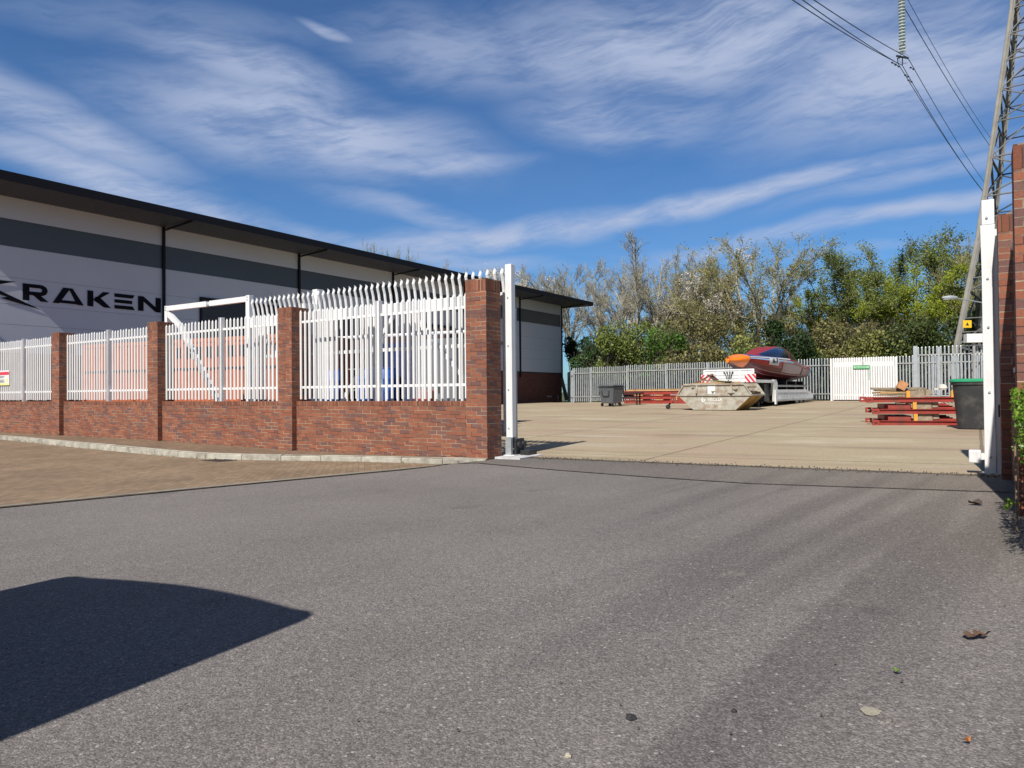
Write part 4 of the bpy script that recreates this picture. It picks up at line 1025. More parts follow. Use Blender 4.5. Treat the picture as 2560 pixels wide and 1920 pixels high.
# blue/white stripes along the sheer
hull_part(1.3, 7.0, [4.1, 4.5], 'sheer_stripe', LBL, .010); hull_part(1.3, 6.0, [4.7, 5.0], 'sheer_stripe', WHITE, .012); hull_part(1.3, 5.6, [5.1, 5.9], 'sheer_stripe', DBL, .012)
# canopy
def can(x):
    k = (x - 2.6) / (9.3 - 2.6); k = min(1, max(0, k)); h = .66 * max(0, sin(pi * (k ** 1.25) * .97)) ** .9 if 0 < k < 1 else 0; w_ = .95 * max(0, 1 - abs(2 * k - 1.05) ** 3.0) ** .6 if 0 < k < 1 else .02
    return max(.02, w_), max(.01, h)
m = MB(); vs = []; X = rng(2.65, 9.15, 26); nq = 16
for x in X:
    w_, h = can(x); zb = hull_sec(x)[-1][1] + .02
    for j in range(nq + 1):
        a = pi * j / nq; vs.append((x, CY - w_ * cos(a) * (1 if True else 0), zb + h * min(1, 1.12 * sin(a)) ** .8))
n = nq + 1; m.add(vs, [(i * n + j, i * n + n + j, i * n + n + j + 1, i * n + j + 1) for i in range(len(X) - 1) for j in range(nq)])
for i in range(len(X) - 1):
    for j in range(nq):
        jj = min(j, nq - 1 - j); x = X[i]
        m.mi[i * nq + j] = 1 if (jj in (0, 1, 2, 3, 4) and 2.95 < x < 8.8 and not (6.0 < x < 6.2)) else 0
m.build('canopy', [RED, NAVY], boat, smooth=True, uv=False)
# number panel and markings on the near (right-hand) side : y = CY - hw
def side_pt(x, r, g_=.02):
    S = hull_sec(x); i = int(r); a, b = S[i], S[i + 1]; k = r - i; return Vector((x, CY - lerp(a[0], b[0], k) - g_, lerp(a[1], b[1], k)))
def side_quad(x0, x1, r0, r1, name, mat, parent=boat, gg=.02, n=6):
    m = MB(); vs = []
    for i in range(n + 1):
        x = lerp(x0, x1, i / n)
        for r in rng(r0, r1, 3): p_ = side_pt(x, r, gg); vs.append(p_)
    m.add(vs, [(i * 4 + j, i * 4 + 4 + j, i * 4 + 5 + j, i * 4 + j + 1) for i in range(n) for j in range(3)]); return m.build(name, mat, parent, uv=False)
npn = side_quad(3.0, 4.05, 3.35, 4.75, 'number_panel', paint('panel_grey', (.62, .64, .65), .5), gg=.025)
p1, p2 = side_pt(3.15, 4.05, .045), side_pt(3.95, 4.05, .045); a_ = math.atan2(p2.y - p1.y, p2.x - p1.x)
tt = text('number', 'A-7', .36, SIGNB, boat, (p1 + p2) / 2, (pi / 2, 0, a_), bold=.012, xs=1.15)
side_quad(4.5, 5.2, 4.0, 4.6, 'name_plate', ZEB, gg=.025)
def zebra_mat():
    m, G, p = newmat('wavy_silver_pattern'); tc = G.n('ShaderNodeTexCoord').outputs['Object']
    wv = G.n('ShaderNodeTexWave'); G.t.links.new(tc, wv.inputs['Vector']); wv.inputs['Scale'].default_value = 2.6; wv.inputs['Distortion'].default_value = 9; wv.inputs['Detail'].default_value = 1; wv.inputs['Detail Scale'].default_value = .7
    p_link(G, p, G.ramp(wv.outputs['Fac'], [(.55, (.14, .01, .016)), (.68, (.42, .33, .34))])); p.inputs['Roughness'].default_value = .35; return m
ZM = zebra_mat()
side_quad(4.6, 7.6, 2.3, 3.9, 'wavy_pattern', ZM, gg=.02, n=10); side_quad(6.2, 8.6, 4.1, 4.9, 'wavy_pattern', ZM, gg=.02, n=10); side_quad(7.9, 9.3, 2.2, 3.8, 'wavy_pattern', ZM, gg=.02)
side_quad(9.25, 9.5, 2.0, 4.9, 'stern_edge', LBL, gg=.03)
# curled stripes under the nose
for k in range(3):
    side_quad(.15 + .12 * k, .2 + .12 * k, .2, 1.15, 'nose_stripe', ZEB, gg=.015, n=2)

# ================================================================== RIGHT: GREEN LIDDED BIN, RED FRAMES, TIMBER
pb = on(2441, 1072)
gb = thing('wheelie_bin', 'black wheelie bin with a green lid beside the white gate post', 'bin', pb, R_(-35))
BK2 = paint('charcoal_plastic', (.026, .026, .029), .5, var=.12, dirt=(.12, .11, .09), dirtamt=.12)
m = MB(); vs = []; n = 28
def sq(hx, hy, z, r=.28):
    o = []
    for i in range(n):
        a = 2 * pi * i / n; c_, s_ = cos(a), sin(a); o.append((hx * (abs(c_) ** .45) * (1 if c_ > 0 else -1), hy * (abs(s_) ** .45) * (1 if s_ > 0 else -1), z))
    return o
for hx, hy, z in ((.36, .33, .0), (.38, .35, .02), (.47, .42, 1.05), (.50, .45, 1.055), (.50, .45, 1.12)): vs += sq(hx, hy, z)
m.add(vs, [(j * n + i, j * n + (i + 1) % n, (j + 1) * n + (i + 1) % n, (j + 1) * n + i) for j in range(4) for i in range(n)] + [tuple(range(n - 1, -1, -1)), tuple(range(4 * n, 5 * n))])
m.build('body', BK2, gb, smooth=False)
m = MB(); vs = []
for hx, hy, z in ((.53, .47, 1.125), (.53, .47, 1.16), (.50, .44, 1.19), (.42, .38, 1.20)): vs += sq(hx, hy, z)
m.add(vs, [(j * n + i, j * n + (i + 1) % n, (j + 1) * n + (i + 1) % n, (j + 1) * n + i) for j in range(3) for i in range(n)] + [tuple(range(n - 1, -1, -1)), tuple(range(3 * n, 4 * n))])
m.build('lid', paint('green_plastic', (.02, .26, .12), .45, var=.08), gb)
for sx_ in (-1, 1): MB().tube((sx_ * .30, .34, .12), (sx_ * .37, .34, .12), .12, 16).build('wheel', BLACK, gb)

p0 = on(2200, 1063); frz = R_(-20)
lays = [(0, .0, 2.45, 'bottom'), (.31, .0, 2.9, 'middle'), (.62, -.15, 2.6, 'top')]
dxf = [.02, -.0, -.18]
rot = Matrix.Rotation(frz, 3, 'Z')
def FP(x, y, z): v = rot @ Vector((x, y, 0)); return (p0.x + v.x, p0.y + v.y, p0.z + z)
for (zz, ox, L_x, nm) in lays:
    red_frame('stacked_frame', nm + ' red steel frame of the stack beside the green lidded bin', FP(ox, 0, zz), frz, L_x, 1.5, .13, 'red steel frames stacked beside the green lidded bin')
for k, (zz, xs_) in enumerate(((.13, (.85, 1.86)), (.44, (.83, 1.82)), (.75, (.68, 1.72)))):
    for j, x in enumerate(xs_):
        o = MB().box(-.045, .045, -.03, .06, 0, .178 if k < 2 else .17).build('spacer_block', YELT, loc=FP(x, -.02, zz), rz=frz)
        tag(o, '%s yellow timber spacer in the %s gap of the red frame stack' % (('left', 'right')[j], ('lowest', 'middle', 'topmost')[k]), 'timber')
        o2 = MB().box(.0, .34 - .12 * j, 0, .09, 0, .175 if k < 2 else .17).box(.36 - .12 * j, .5 - .1 * j, .02, .1, .04, .175 if k < 2 else .2).build('packing_block', TIMG, loc=FP(x + .06, .02, zz), rz=frz)
        tag(o2, 'grey packing blocks right of the %s yellow spacer in the %s gap' % (('left', 'right')[j], ('lowest', 'middle', 'topmost')[k]), 'timber')
for k in range(2):
    o = MB()
    for j in range(4): o.box(1.0, 1.8 - .05 * j, .06 + .12 * j, .15 + .12 * j, .005, .05 + .03 * j)
    o = o.build('red_slats', REDP, loc=FP(0, 0, .13 + .31 * k), rz=frz); tag(o, 'red steel slats lying inside the %s gap of the stack' % ('lowest', 'middle')[k], 'steel slats')
    o = MB().box(.12, .78, .15, 1.4, .004, .12).box(.2, .74, -.0, .1, .004, .10).build('dark_packing', REDP, loc=FP(0, 0, .13 + .31 * k), rz=frz); tag(o, 'red steel packing left of the yellow spacer in the %s gap' % ('lowest', 'middle')[k], 'packing')
rs = random.Random(11)
DWOOD = paint('dark_weathered_timber', (.13, .10, .065), .9, var=.4, scale=8, bump=.3)
for k in range(9):
    o = MB().cbox((0, 0, 0), rs.uniform(.9, 1.4), .16, .042, rx=R_(rs.uniform(-6, 6)), ry=R_(rs.uniform(-3, 3)))  .build('loose_plank', (TIMG, DWOOD, TIMB, DWOOD)[k % 4], loc=FP(.45 + .12 * (k % 3), .25 + .13 * k, .79 + .036 * (k % 5) + .02 * k * .6), rz=frz + R_(rs.uniform(-14, 14)))
    tag(o, '%s loose plank of the weathered pile on top of the red frame stack' % ('frontmost', 'second from front', 'third from front', 'fourth from front', 'middle', 'fourth from back', 'third from back', 'second from back', 'rearmost')[k], 'plank', 'loose planks piled on the red frame stack')
o = MB().cbox((0, 0, 0), .22, .2, .22, ry=R_(30)).build('timber_offcut', paint('orange_timber', (.45, .22, .10), .8, var=.2), loc=FP(.62, .5, 1.07), rz=frz); tag(o, 'square orange brown offcut on top of the plank pile', 'timber')
o = MB().lathe([(.10, 0), (.12, .05), (.10, .13), (.03, .16)], 12).box(-.22, -.1, -.04, .06, 0, .05).build('cloth_bundle', paint('off_white_cloth', (.6, .58, .52), .8, var=.2), loc=FP(1.75, 1.3, .94), rz=frz); tag(o, 'small off white bundle at the right rear of the plank pile', 'bundle')
o = MB().box(-.12, .7, 0, .1, 0, .035).box(0, .5, .1, .3, .03, .06).build('pallet_top', TIMG, loc=FP(.55, .35, .57), rz=frz + R_(-6)); tag(o, 'thin planks poking out left between middle and top red frames', 'plank')

# ================================================================== PYLON AND LINES
GREYST = paint('weathered_pylon_steel', (.30, .29, .265), .6, .2, var=.15, scale=1.5)
C0 = Vector((31.2, 41.5)); Rr = Vector((.646, .763)); Pp = Vector((-.763, .646))
py = thing('electricity_pylon', 'tall grey lattice steel electricity pylon rising behind the right hand brick piers', 'pylon', (C0.x, C0.y, 0), 0)
def pw_(z): return interp(z, [0, 9.8, 24, 40], [4.45, 2.85, 1.12, .8])
def leg(i, z):
    sr, sp_ = ((-1, 1), (1, 1), (1, -1), (-1, -1))[i]; w_ = pw_(z); v = Rr * sr * w_ + Pp * sp_ * w_; return Vector((v.x, v.y, z))
lv = [.3, 3.6, 6.8, 9.8, 12.3, 14.6, 16.7, 18.6, 20.3, 21.9, 23.4, 24.9, 26.3, 27.6, 29, 31, 33, 35, 37, 39]
for i in range(4):
    m = MB()
    for a, b in zip(lv[:-1], lv[1:]):
        th_ = .36 if a < 10 else .30; p_, q_ = leg(i, a), leg(i, b)
        m.bar(p_, q_, th_, .05); m.bar(p_, q_, .05, th_)
    m.build('leg', GREYST, py)
def mid(a, b, k=.5): return a.lerp(b, k)
for f_ in range(4):
    m = MB(); i, j = f_, (f_ + 1) % 4
    for n_, (a, b) in enumerate(zip(lv[:-1], lv[1:])):
        t_ = .13 if a < 14 else .10
        A, B_, C_, D_ = leg(i, a), leg(j, a), leg(i, b), leg(j, b)
        m.bar(C_, D_, t_, t_ * .5)
        if n_ % 2 == 0: m.bar(A, D_, t_, t_ * .5); m.bar(B_, C_, t_, t_ * .5)
        else: m.bar(A, mid(C_, D_), t_, t_ * .5); m.bar(B_, mid(C_, D_), t_, t_ * .5)
        if a < 12: X_ = mid(mid(A, D_), mid(B_, C_)); m.bar(mid(A, C_), X_, t_ * .6, t_ * .4); m.bar(mid(B_, D_), X_, t_ * .6, t_ * .4); m.bar(mid(A, C_, .25), mid(A, D_, .25), t_ * .6, t_ * .4); m.bar(mid(B_, D_, .25), mid(B_, C_, .25), t_ * .6, t_ * .4)
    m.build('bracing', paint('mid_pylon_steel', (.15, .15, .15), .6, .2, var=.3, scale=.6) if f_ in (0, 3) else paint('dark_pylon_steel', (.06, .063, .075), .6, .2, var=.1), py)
# cross arms (above the picture, they carry the insulators)
TZ = 27.2
for sgn in (1, -1):
    m = MB(); tip = Vector((Pp.x * 7.2 * sgn, Pp.y * 7.2 * sgn, TZ))
    idx = (0, 1) if sgn > 0 else (2, 3)
    for ii in idx:
        a, b = leg(ii, 27.6), leg(ii, 29.6); m.bar(a, tip, .1); m.bar(b, tip, .1)
        for k in (.2, .4, .6, .8): m.bar(mid(a, tip, k), mid(b, tip, k), .05); m.bar(mid(a, tip, k), mid(b, tip, k - .18), .05)
    for k in (.2, .4, .6, .8): m.bar(mid(leg(idx[0], 27.6), tip, k), mid(leg(idx[1], 27.6), tip, k), .05)
    m.build('cross_arm', GREYST, py)
yl = MB().box(-.23, .23, -.012, .012, -.2, .2).build('yellow_plate', paint('warning_yellow', (.85, .50, .02), .5, var=.05), py); q = at(2418, 810, 38.6); yl.location = (q.x - C0.x, q.y - C0.y, q.z)
m = MB(); m.prism([(-.1, -.09), (.1, -.09), (0, .1)], -.016, -.0125, 'y'); o = m.build('warning_triangle', DARKST, yl)
# insulator
GLASS = paint('green_insulator_glass', (.50, .56, .55), .15, var=.1, coat=.3)
tipw = Vector((C0.x + Pp.x * 7.2, C0.y + Pp.y * 7.2, TZ)); IB = 22.75
ins = thing('insulator', 'string of pale green glass discs hanging under the pylon cross arm', 'insulator', (tipw.x, tipw.y, 0), 0)
m = MB(); z = TZ - .15
while z > IB + .35: m.lathe([(.035, 0), (.19, -.03), (.21, -.08), (.06, -.09), (.035, -.18)], 12, (0, 0, z)); z -= .21
m.build('discs', GLASS, ins)
MB().tube((0, 0, TZ), (0, 0, IB), .025, 8).build('rod', paint('bright_steel', (.7, .72, .7), .3, .5), ins)
def ring(cx, cy, cz, r, ax):
    m = MB(); n = 18; pts = [Vector((cx, cy, cz)) + ax * r * cos(2 * pi * i / n) + Vector((0, 0, r * sin(2 * pi * i / n))) for i in range(n)]
    for i in range(n): m.tube(pts[i], pts[(i + 1) % n], .018, 5, caps=False)
    return m
rx = Vector((Rr.x, Rr.y, 0)); ring(-rx.x * .3, -rx.y * .3, IB + .6, .33, Vector((1, 0, 0))).build('arcing_ring', GALV, ins); ring(rx.x * .45, rx.y * .45, IB + .15, .33, Vector((1, 0, 0))).build('arcing_ring', GALV, ins)
m = MB().bar((-.45, -.1, IB + .12), (.45, .1, IB + .05), .07, .1).bar((0, 0, IB + .1), (.0, 0, IB - .42), .05).bar((-.32, 0, IB), (-.3, 0, IB - .3), .04).bar((-.35, 0, IB - .0), (.02, 0, IB + .1), .05); m.build('yoke', DARKST, ins)
WIRE = paint('dark_conductor', (.025, .03, .045), .5, .3, var=.05)
def wire(label, pts, r=.022):
    m = MB()
    # piecewise parabola through given points with sag
    for i in range(len(pts) - 1):
        a, b, sg = pts[i][0], pts[i + 1][0], pts[i][1]; prev = None
        for k in range(17):
            t = k / 16; p_ = a.lerp(b, t) - Vector((0, 0, sg * 4 * t * (1 - t)))
            if prev is not None: m.tube(prev, p_, r, 5, caps=False)
            prev = p_
    o = m.build('power_line', WIRE, uv=False); return tag(o, label, 'cable', 'conductors of the pylon line')
I0 = Vector((tipw.x, tipw.y, IB))
def nearp(px, py_, Y): return at(px, py_, Y)
def ext(a, b, k): return b + (b - a) * k
A = I0 + Vector((-.02, 0, -.45)); B1 = nearp(2010, 6, 30)
wire('lowest conductor from the insulator up to the top edge', [(ext(A, B1, .5), .25), (A, .5), (at(2461, 481, 80), 0)])
A = I0 + Vector((-.30, 0, -.32)); B1 = nearp(2018, -2, 30.2)
wire('middle conductor left of the insulator, close above the lowest one', [(ext(A, B1, .5), .2), (A, .35), (at(2458, 480, 81), 0)])
A = I0 + Vector((.35, 0, .05)); B1 = nearp(2050, 0, 30.5)
wire('conductor crossing at the foot of the insulator string', [(ext(A, B1, .5), .2), (A, .4), (at(2470, 468, 80), 0)])
wire('thick conductor right of the insulator string', [(at(2238, -20, 51), .5), (at(2500, 400, 96), 0)], .03)
wire('thin rightmost conductor near the pylon leg', [(at(2270, 0, 56), .7), (at(2500, 376, 100), 0)], .022)
DA = I0 + Vector((-.02, 0, -.45)); DB = I0 + Vector((.35, 0, .05))
dpts = [DA.lerp(at(2461, 481, 80), .035), DA.lerp(at(2461, 481, 80), .06), DB.lerp(at(2470, 468, 80), .035), DA.lerp(nearp(2010, 6, 30), .07), DA.lerp(nearp(2010, 6, 30), .12)]
for k, q in enumerate(dpts):
    q = q - Vector((0, 0, .16)); o = MB().bar((-.12, 0, 0), (.12, .1, -.06), .03).cbox((-.13, 0, 0), .1, .08, .08).cbox((.13, .1, -.07), .1, .08, .08).build('vibration_damper', DARKST, loc=q); tag(o, 'small dark damper on a conductor, %s' % ('just right and below the insulator foot', 'second below the insulator foot on the same wire', 'right of the insulator on the upper wire', 'nearest left of the insulator', 'lower one left of the insulator')[k], 'damper', 'dampers on the conductors')

# street lamp head reaching out left of the gate post
lp = at(2468, 757, 34.5); q = at(2374, 744, 33.8)
sl_ = thing('street_lamp', 'grey street lamp head reaching out to the left of the white gate post', 'street lamp', (lp.x, lp.y, .45), 0)
v = q - Vector((lp.x, lp.y, .45))
MB().tube((0, 0, 0), (0, 0, 1.4), .09, 12).tube((0, 0, 1.4), (0, 0, lp.z - .45), .06, 12).build('pole', GALVD, sl_)
MB().tube((0, 0, lp.z - .48), (v.x + .3, v.y, v.z - .03), .03, 8).build('arm', GALV, sl_)
m = MB()
for k in range(8):
    a, b = k / 8, (k + 1) / 8; r0, r1 = .09 * sin(pi * (.15 + .8 * a)) + .02, .09 * sin(pi * (.15 + .8 * b)) + .02
    m.tube((v.x + .35 - .72 * a, v.y, v.z), (v.x + .35 - .72 * b, v.y, v.z), r0, 12, r1)
hd = m.build('lamp_head', GALV, sl_); MB().box(v.x - .3, v.x + .15, v.y - .06, v.y + .06, v.z - .10, v.z - .06).build('lens', paint('lamp_lens', (.35, .36, .36), .2), hd)
# white cabinet on a pole
q = at(2434, 846, 33.5)
wc = thing('white_cabinet', 'white box cabinet on a post above the tall palisade fence at the right', 'cabinet', (q.x, q.y, .45), R_(-12))
MB().box(-.36, .36, -.2, .2, q.z - .65, q.z - .24).build('housing', WHITE, wc, bevel=.01); MB().box(.375, .5, -.18, .18, q.z - .63, q.z - .25).build('side_cover', GALV, wc); MB().box(-.05, .05, -.05, .05, 0, q.z - .655).build('post', GALVD, wc)

# ================================================================== VEGETATION
def seg3(V, F, p, q, r0, r1, n=3):
    d = (q - p)
    if d.length < 1e-5: return
    a = d.orthogonal().normalized(); b = d.normalized().cross(a); o = len(V)
    for c_, r in ((p, r0), (q, r1)):
        for i in range(n): k = 2 * pi * i / n; V.append(tuple(c_ + (a * cos(k) + b * sin(k)) * r))
    for i in range(n): F.append((o + i, o + (i + 1) % n, o + (i + 1) % n + n, o + i + n))
def quad(V, F, c, s, rnd, asp=.6):
    u_ = Vector((rnd.gauss(0, 1), rnd.gauss(0, 1), rnd.gauss(0, 1))).normalized(); w_ = u_.orthogonal().normalized(); w_ = (Matrix.Rotation(rnd.uniform(0, 6.28), 3, u_) @ w_)
    o = len(V); a, b = u_ * s, w_ * s * asp
    V += [tuple(c - a * .5), tuple(c + b * .5), tuple(c + a * .5), tuple(c - b * .5)]; F.append((o, o + 1, o + 2, o + 3))
def tree_data(seed, H, w, limbs=9, sec=13, twigs=7, subs=3, tr=.013, leaves=0, leafsize=.2, leafspread=.3, low=.22, multi=1, upb=.55):
    """trunk(s), limbs fanning up to an egg shaped crown, side branches, twigs; leaves scattered round the twigs"""
    rnd = random.Random(seed); TV, TF, CV, CF, LV, LF = [], [], [], [], [], []; tips = []
    def rv(): return Vector((rnd.gauss(0, 1), rnd.gauss(0, 1), rnd.gauss(0, 1))).normalized()
    for m_ in range(multi):
        a0 = rnd.uniform(0, 6.28); base = Vector((cos(a0), sin(a0), 0)) * (.12 if multi > 1 else 0); lean = Vector((cos(a0), sin(a0), 0)) * (.9 if multi > 1 else .2)
        fork = base + lean * H * .05 + Vector((0, 0, H * low)); seg3(TV, TF, base, base.lerp(fork, .5), H * .014, H * .012, 7); seg3(TV, TF, base.lerp(fork, .5), fork, H * .012, H * .010, 7)
        top = fork + lean * .8 + Vector((rnd.gauss(0, .4), rnd.gauss(0, .4), H * (.93 - low)))
        nl = limbs if multi == 1 else max(4, int(limbs * 1.5 / multi))
        for k in range(nl):
            a = a0 + 6.28 * k / nl + rnd.uniform(-.3, .3) if multi == 1 else a0 + rnd.uniform(-1.3, 1.3)
            hz = rnd.uniform(.52, .98) if k else 1.0; rr = w * .5 * math.sqrt(max(0, 1 - abs((hz - .62) / .40) ** 3)) * rnd.uniform(.75, 1.05)
            end = Vector((cos(a) * rr, sin(a) * rr, H * hz)) if k else top
            st = fork.lerp(top, rnd.uniform(0, .35) if k else 0); ctrl = st.lerp(end, .45) + Vector((0, 0, H * .07)) - Vector((cos(a), sin(a), 0)) * rr * .10
            NS = 9; pts = []
            for i in range(NS + 1):
                t = i / NS; pts.append(st * (1 - t) ** 2 + ctrl * 2 * t * (1 - t) + end * t * t + rv() * .10 * (t > 0) * (1 - t * .5))
            R0 = H * .0062 * (1.4 if k == 0 else 1)
            for i in range(NS): seg3(TV, TF, pts[i], pts[i + 1], R0 * (1 - .85 * i / NS), R0 * (1 - .85 * (i + 1) / NS), 5)
            for j in range(sec):
                t = rnd.uniform(.12, 1.0) ** .8; i = min(NS - 1, int(t * NS)); p = pts[i].lerp(pts[i + 1], t * NS - i); d = (pts[i + 1] - pts[i]).normalized()
                o = rv(); o.z = abs(o.z) * .4; out = Vector((p.x, p.y, 0)); out = out.normalized() if out.length > .2 else rv()
                sd = (d * .7 + o * .75 + out * .30 + Vector((0, 0, upb * .6))).normalized(); SL = H * rnd.uniform(.09, .19) * (1.15 - .5 * t); q = p; sp_ = [p]
                for u_ in range(3):
                    sd = (sd + rv() * .16 + Vector((0, 0, .10 * upb))).normalized(); nq = q + sd * SL / 3; seg3(CV, CF, q, nq, R0 * .30 * (1 - u_ * .28), R0 * .30 * (1 - (u_ + 1) * .28), 4); q = nq; sp_.append(q)
                for y in range(twigs):
                    t2 = rnd.uniform(.15, 1); i2 = min(2, int(t2 * 3)); p2 = sp_[i2].lerp(sp_[i2 + 1], t2 * 3 - i2); td = ((sp_[i2 + 1] - sp_[i2]).normalized() * .8 + rv() * .75 + Vector((0, 0, upb * .5))).normalized(); TL = rnd.uniform(.35, .95) * H / 14
                    e = p2 + td * TL; seg3(CV, CF, p2, e, tr * 1.15, tr * .8, 3); tips.append(e); tips.append(p2.lerp(e, .5))
                    for x_ in range(subs):
                        p3 = p2.lerp(e, rnd.uniform(.2, .9)); e3 = p3 + (td * .7 + rv() * .7 + Vector((0, 0, .25))).normalized() * TL * rnd.uniform(.3, .6); seg3(CV, CF, p3, e3, tr * .7, tr * .5, 3); tips.append(e3)
    for k in range(leaves):
        p_ = tips[rnd.randrange(len(tips))]; quad(LV, LF, p_ + rv() * abs(rnd.gauss(0, leafspread)), leafsize * rnd.uniform(.6, 1.3), rnd)
    return (TV, TF), (CV, CF), (LV, LF)
def mk(name, VF, mat, parent=None):
    me = bpy.data.meshes.new(name); me.from_pydata(VF[0], [], VF[1]); me.materials.append(mat)
    o = bpy.data.objects.new(name, me); col.objects.link(o); o.parent = parent; return o
BARK = paint('grey_bark', (.40, .36, .28), .9, var=.25, scale=3); TWIG = paint('grey_brown_twigs', (.28, .265, .205), .9, var=.25, scale=.6); TWIGO = paint('olive_twigs', (.29, .26, .14), .9, var=.3, scale=.5)
DBARK = paint('dark_bark', (.06, .05, .04), .9, var=.25)
def place_tree(label, x, y, z, data, mats, group, rz=0, s=1.0, cat='tree', name='tree'):
    t = thing(name, label, cat, (x, y, z), rz, group); t.scale = (s, s, s)
    mk('trunk', data[0], mats[0], t); cr = mk('twigs', data[1], mats[1], t)
    if data[2][0]: mk('foliage', data[2], mats[2], t)
    return t
def copy_tree(src, label, x, y, z, rz, s, sz=None):
    n = copy_thing(src, (x, y, z), rz, label); n.scale = (s, s, sz or s); return n
BUD = leafmat('tan_buds', (.24, .20, .13), .3); OLV = leafmat('olive_young_leaves', (.22, .235, .06), .35, (.33, .34, .11)); GRN = leafmat('mid_green_leaves', (.155, .205, .045), .35, (.26, .31, .08))
BRT = leafmat('bright_yellow_green_leaves', (.27, .34, .02), .35, (.40, .46, .05)); DRK = leafmat('dark_green_leaves', (.022, .05, .014), .4, (.06, .11, .03)); BLS = leafmat('white_blossom', (.62, .57, .49), .2, (.75, .70, .62))
TEAL = leafmat('deep_green_leaves', (.035, .085, .022), .4, (.10, .17, .05)); BRN = leafmat('brown_green_leaves', (.185, .17, .065), .35, (.27, .26, .10))
bare = tree_data(1, 14, 9.0, limbs=12, sec=13, twigs=7, subs=3, leaves=5000, leafsize=.075, leafspread=.10, multi=2)
bare2 = tree_data(2, 14, 6.5, limbs=10, sec=12, twigs=6, subs=3, leaves=3000, leafsize=.075, leafspread=.10, upb=.8)
olive = tree_data(3, 14, 11.5, limbs=15, sec=15, twigs=7, subs=3, leaves=15000, leafsize=.12, leafspread=.20, multi=3, low=.12)
bloss = tree_data(4, 12, 8.0, limbs=10, sec=12, twigs=6, subs=2, leaves=11000, leafsize=.12, leafspread=.16)
leafy = tree_data(5, 13, 9.5, limbs=13, sec=13, twigs=6, subs=2, leaves=40000, leafsize=.145, leafspread=.34, low=.16)
leafy2 = tree_data(6, 13, 7.5, limbs=11, sec=13, twigs=6, subs=2, leaves=24000, leafsize=.14, leafspread=.36, low=.16, upb=.7)
def spot(px, top, Y, zb=.4):
    p_ = at(px, 970, Y); return p_.x, p_.y, zb, at(px, top, Y).z - zb
first = {}
def T_(kind, px, top, Y, label, rz=0, wide=1.0):
    D_, H0, mats = {'bare': (bare, 14, (BARK, TWIG, BUD)), 'bare2': (bare2, 14, (BARK, TWIG, BUD)), 'olive': (olive, 14, (BARK, TWIGO, OLV)), 'bloss': (bloss, 12, (DBARK, TWIG, BLS)), 'bright': (leafy, 13, (DBARK, TWIGO, BRT)), 'green': (leafy2, 13, (DBARK, TWIGO, GRN))}[kind]
    x, y, z, h = spot(px, top, Y); s = h / H0 * .955
    if kind not in first:
        first[kind] = place_tree(label, x, y, z, D_, mats, 'trees standing beyond the back fence', rz, s)
        o = first[kind]
    else: o = copy_tree(first[kind], label, x, y, z, rz, s)
    o.scale = (s * wide, s * wide, s); return o
T_('bare', 1622, 596, 60, 'tallest bare grey tree standing left of centre beyond the fence', 0, 1.2)
T_('bare', 1420, 648, 64, 'bare grey tree just behind the warehouse roof corner', 2.1, 1.1)
T_('bare2', 1505, 650, 62, 'slim bare tree between the roof corner and the tallest bare tree', .7, 1.1)
T_('bare2', 1705, 628, 63, 'slim bare tree right of the tallest bare tree', 3.0, 1.15)
T_('bare', 1330, 650, 70, 'bare tree whose top shows above the end of the warehouse roof', 4.0, .9)
T_('olive', 1905, 598, 57, 'large rounded tree with dense olive twigs above the boat', 0, 1.35)
T_('bloss', 1775, 622, 60, 'tree with pale blossom and pointed top above the trailer headboard', .5, 1.15)
T_('olive', 1735, 660, 62, 'olive twigged tree just left of the blossoming tree above the headboard', 2.8, 1.1)
T_('bloss', 1245, 655, 66, 'white blossoming tree behind the roof right of the gateway pier', 2.2, 1.1)
T_('bloss', 1305, 668, 69, 'lower white blossoming tree above the far end of the roof', 4.4, 1.1)
T_('bare2', 1160, 660, 66, 'bare tree top showing above the roof left of the gateway pier', 1.2, .9)
T_('bare2', 1075, 650, 68, 'bare tree top farther left above the roof', 5.2, .8)
T_('olive', 932, 604, 62, 'brownish tree top above the warehouse roof, farthest left', 1.9, .3)
T_('olive', 1000, 622, 64, 'small brownish tree top above the roof beside the farthest left one', 3.4, .35)
T_('green', 2105, 632, 56, 'loose grey green tree right of the large olive tree', 1.1, 1.25)
T_('green', 2205, 603, 58, 'taller loose green tree with dark upright tips', 3.3, 1.1)
T_('bare', 1385, 668, 66, 'low bare tree seen under the end of the warehouse roof', 1.7, 1.0)
T_('bare2', 1560, 640, 66, 'thin bare tree close left of the tallest bare tree', 5.0, 1.0)
T_('bare', 1690, 645, 67, 'bare tree set back behind the slim one right of the tallest', .9, 1.0)
T_('bright', 2290, 640, 54, 'bright yellow green tree above the white double gate', 0, .95)
T_('bright', 2030, 700, 58, 'small yellow green tree filling the gap beside the olive tree', 2.6, .8)
T_('green', 2405, 562, 56, 'tall olive green tree behind the pylon leg', 4.9, 1.2)
T_('bare2', 2440, 600, 60, 'bare topped tree behind the white gate post', 2.6, 1.0)
T_('olive', 2520, 600, 52, 'tree behind the brick piers at the right edge', .6, 1.0)

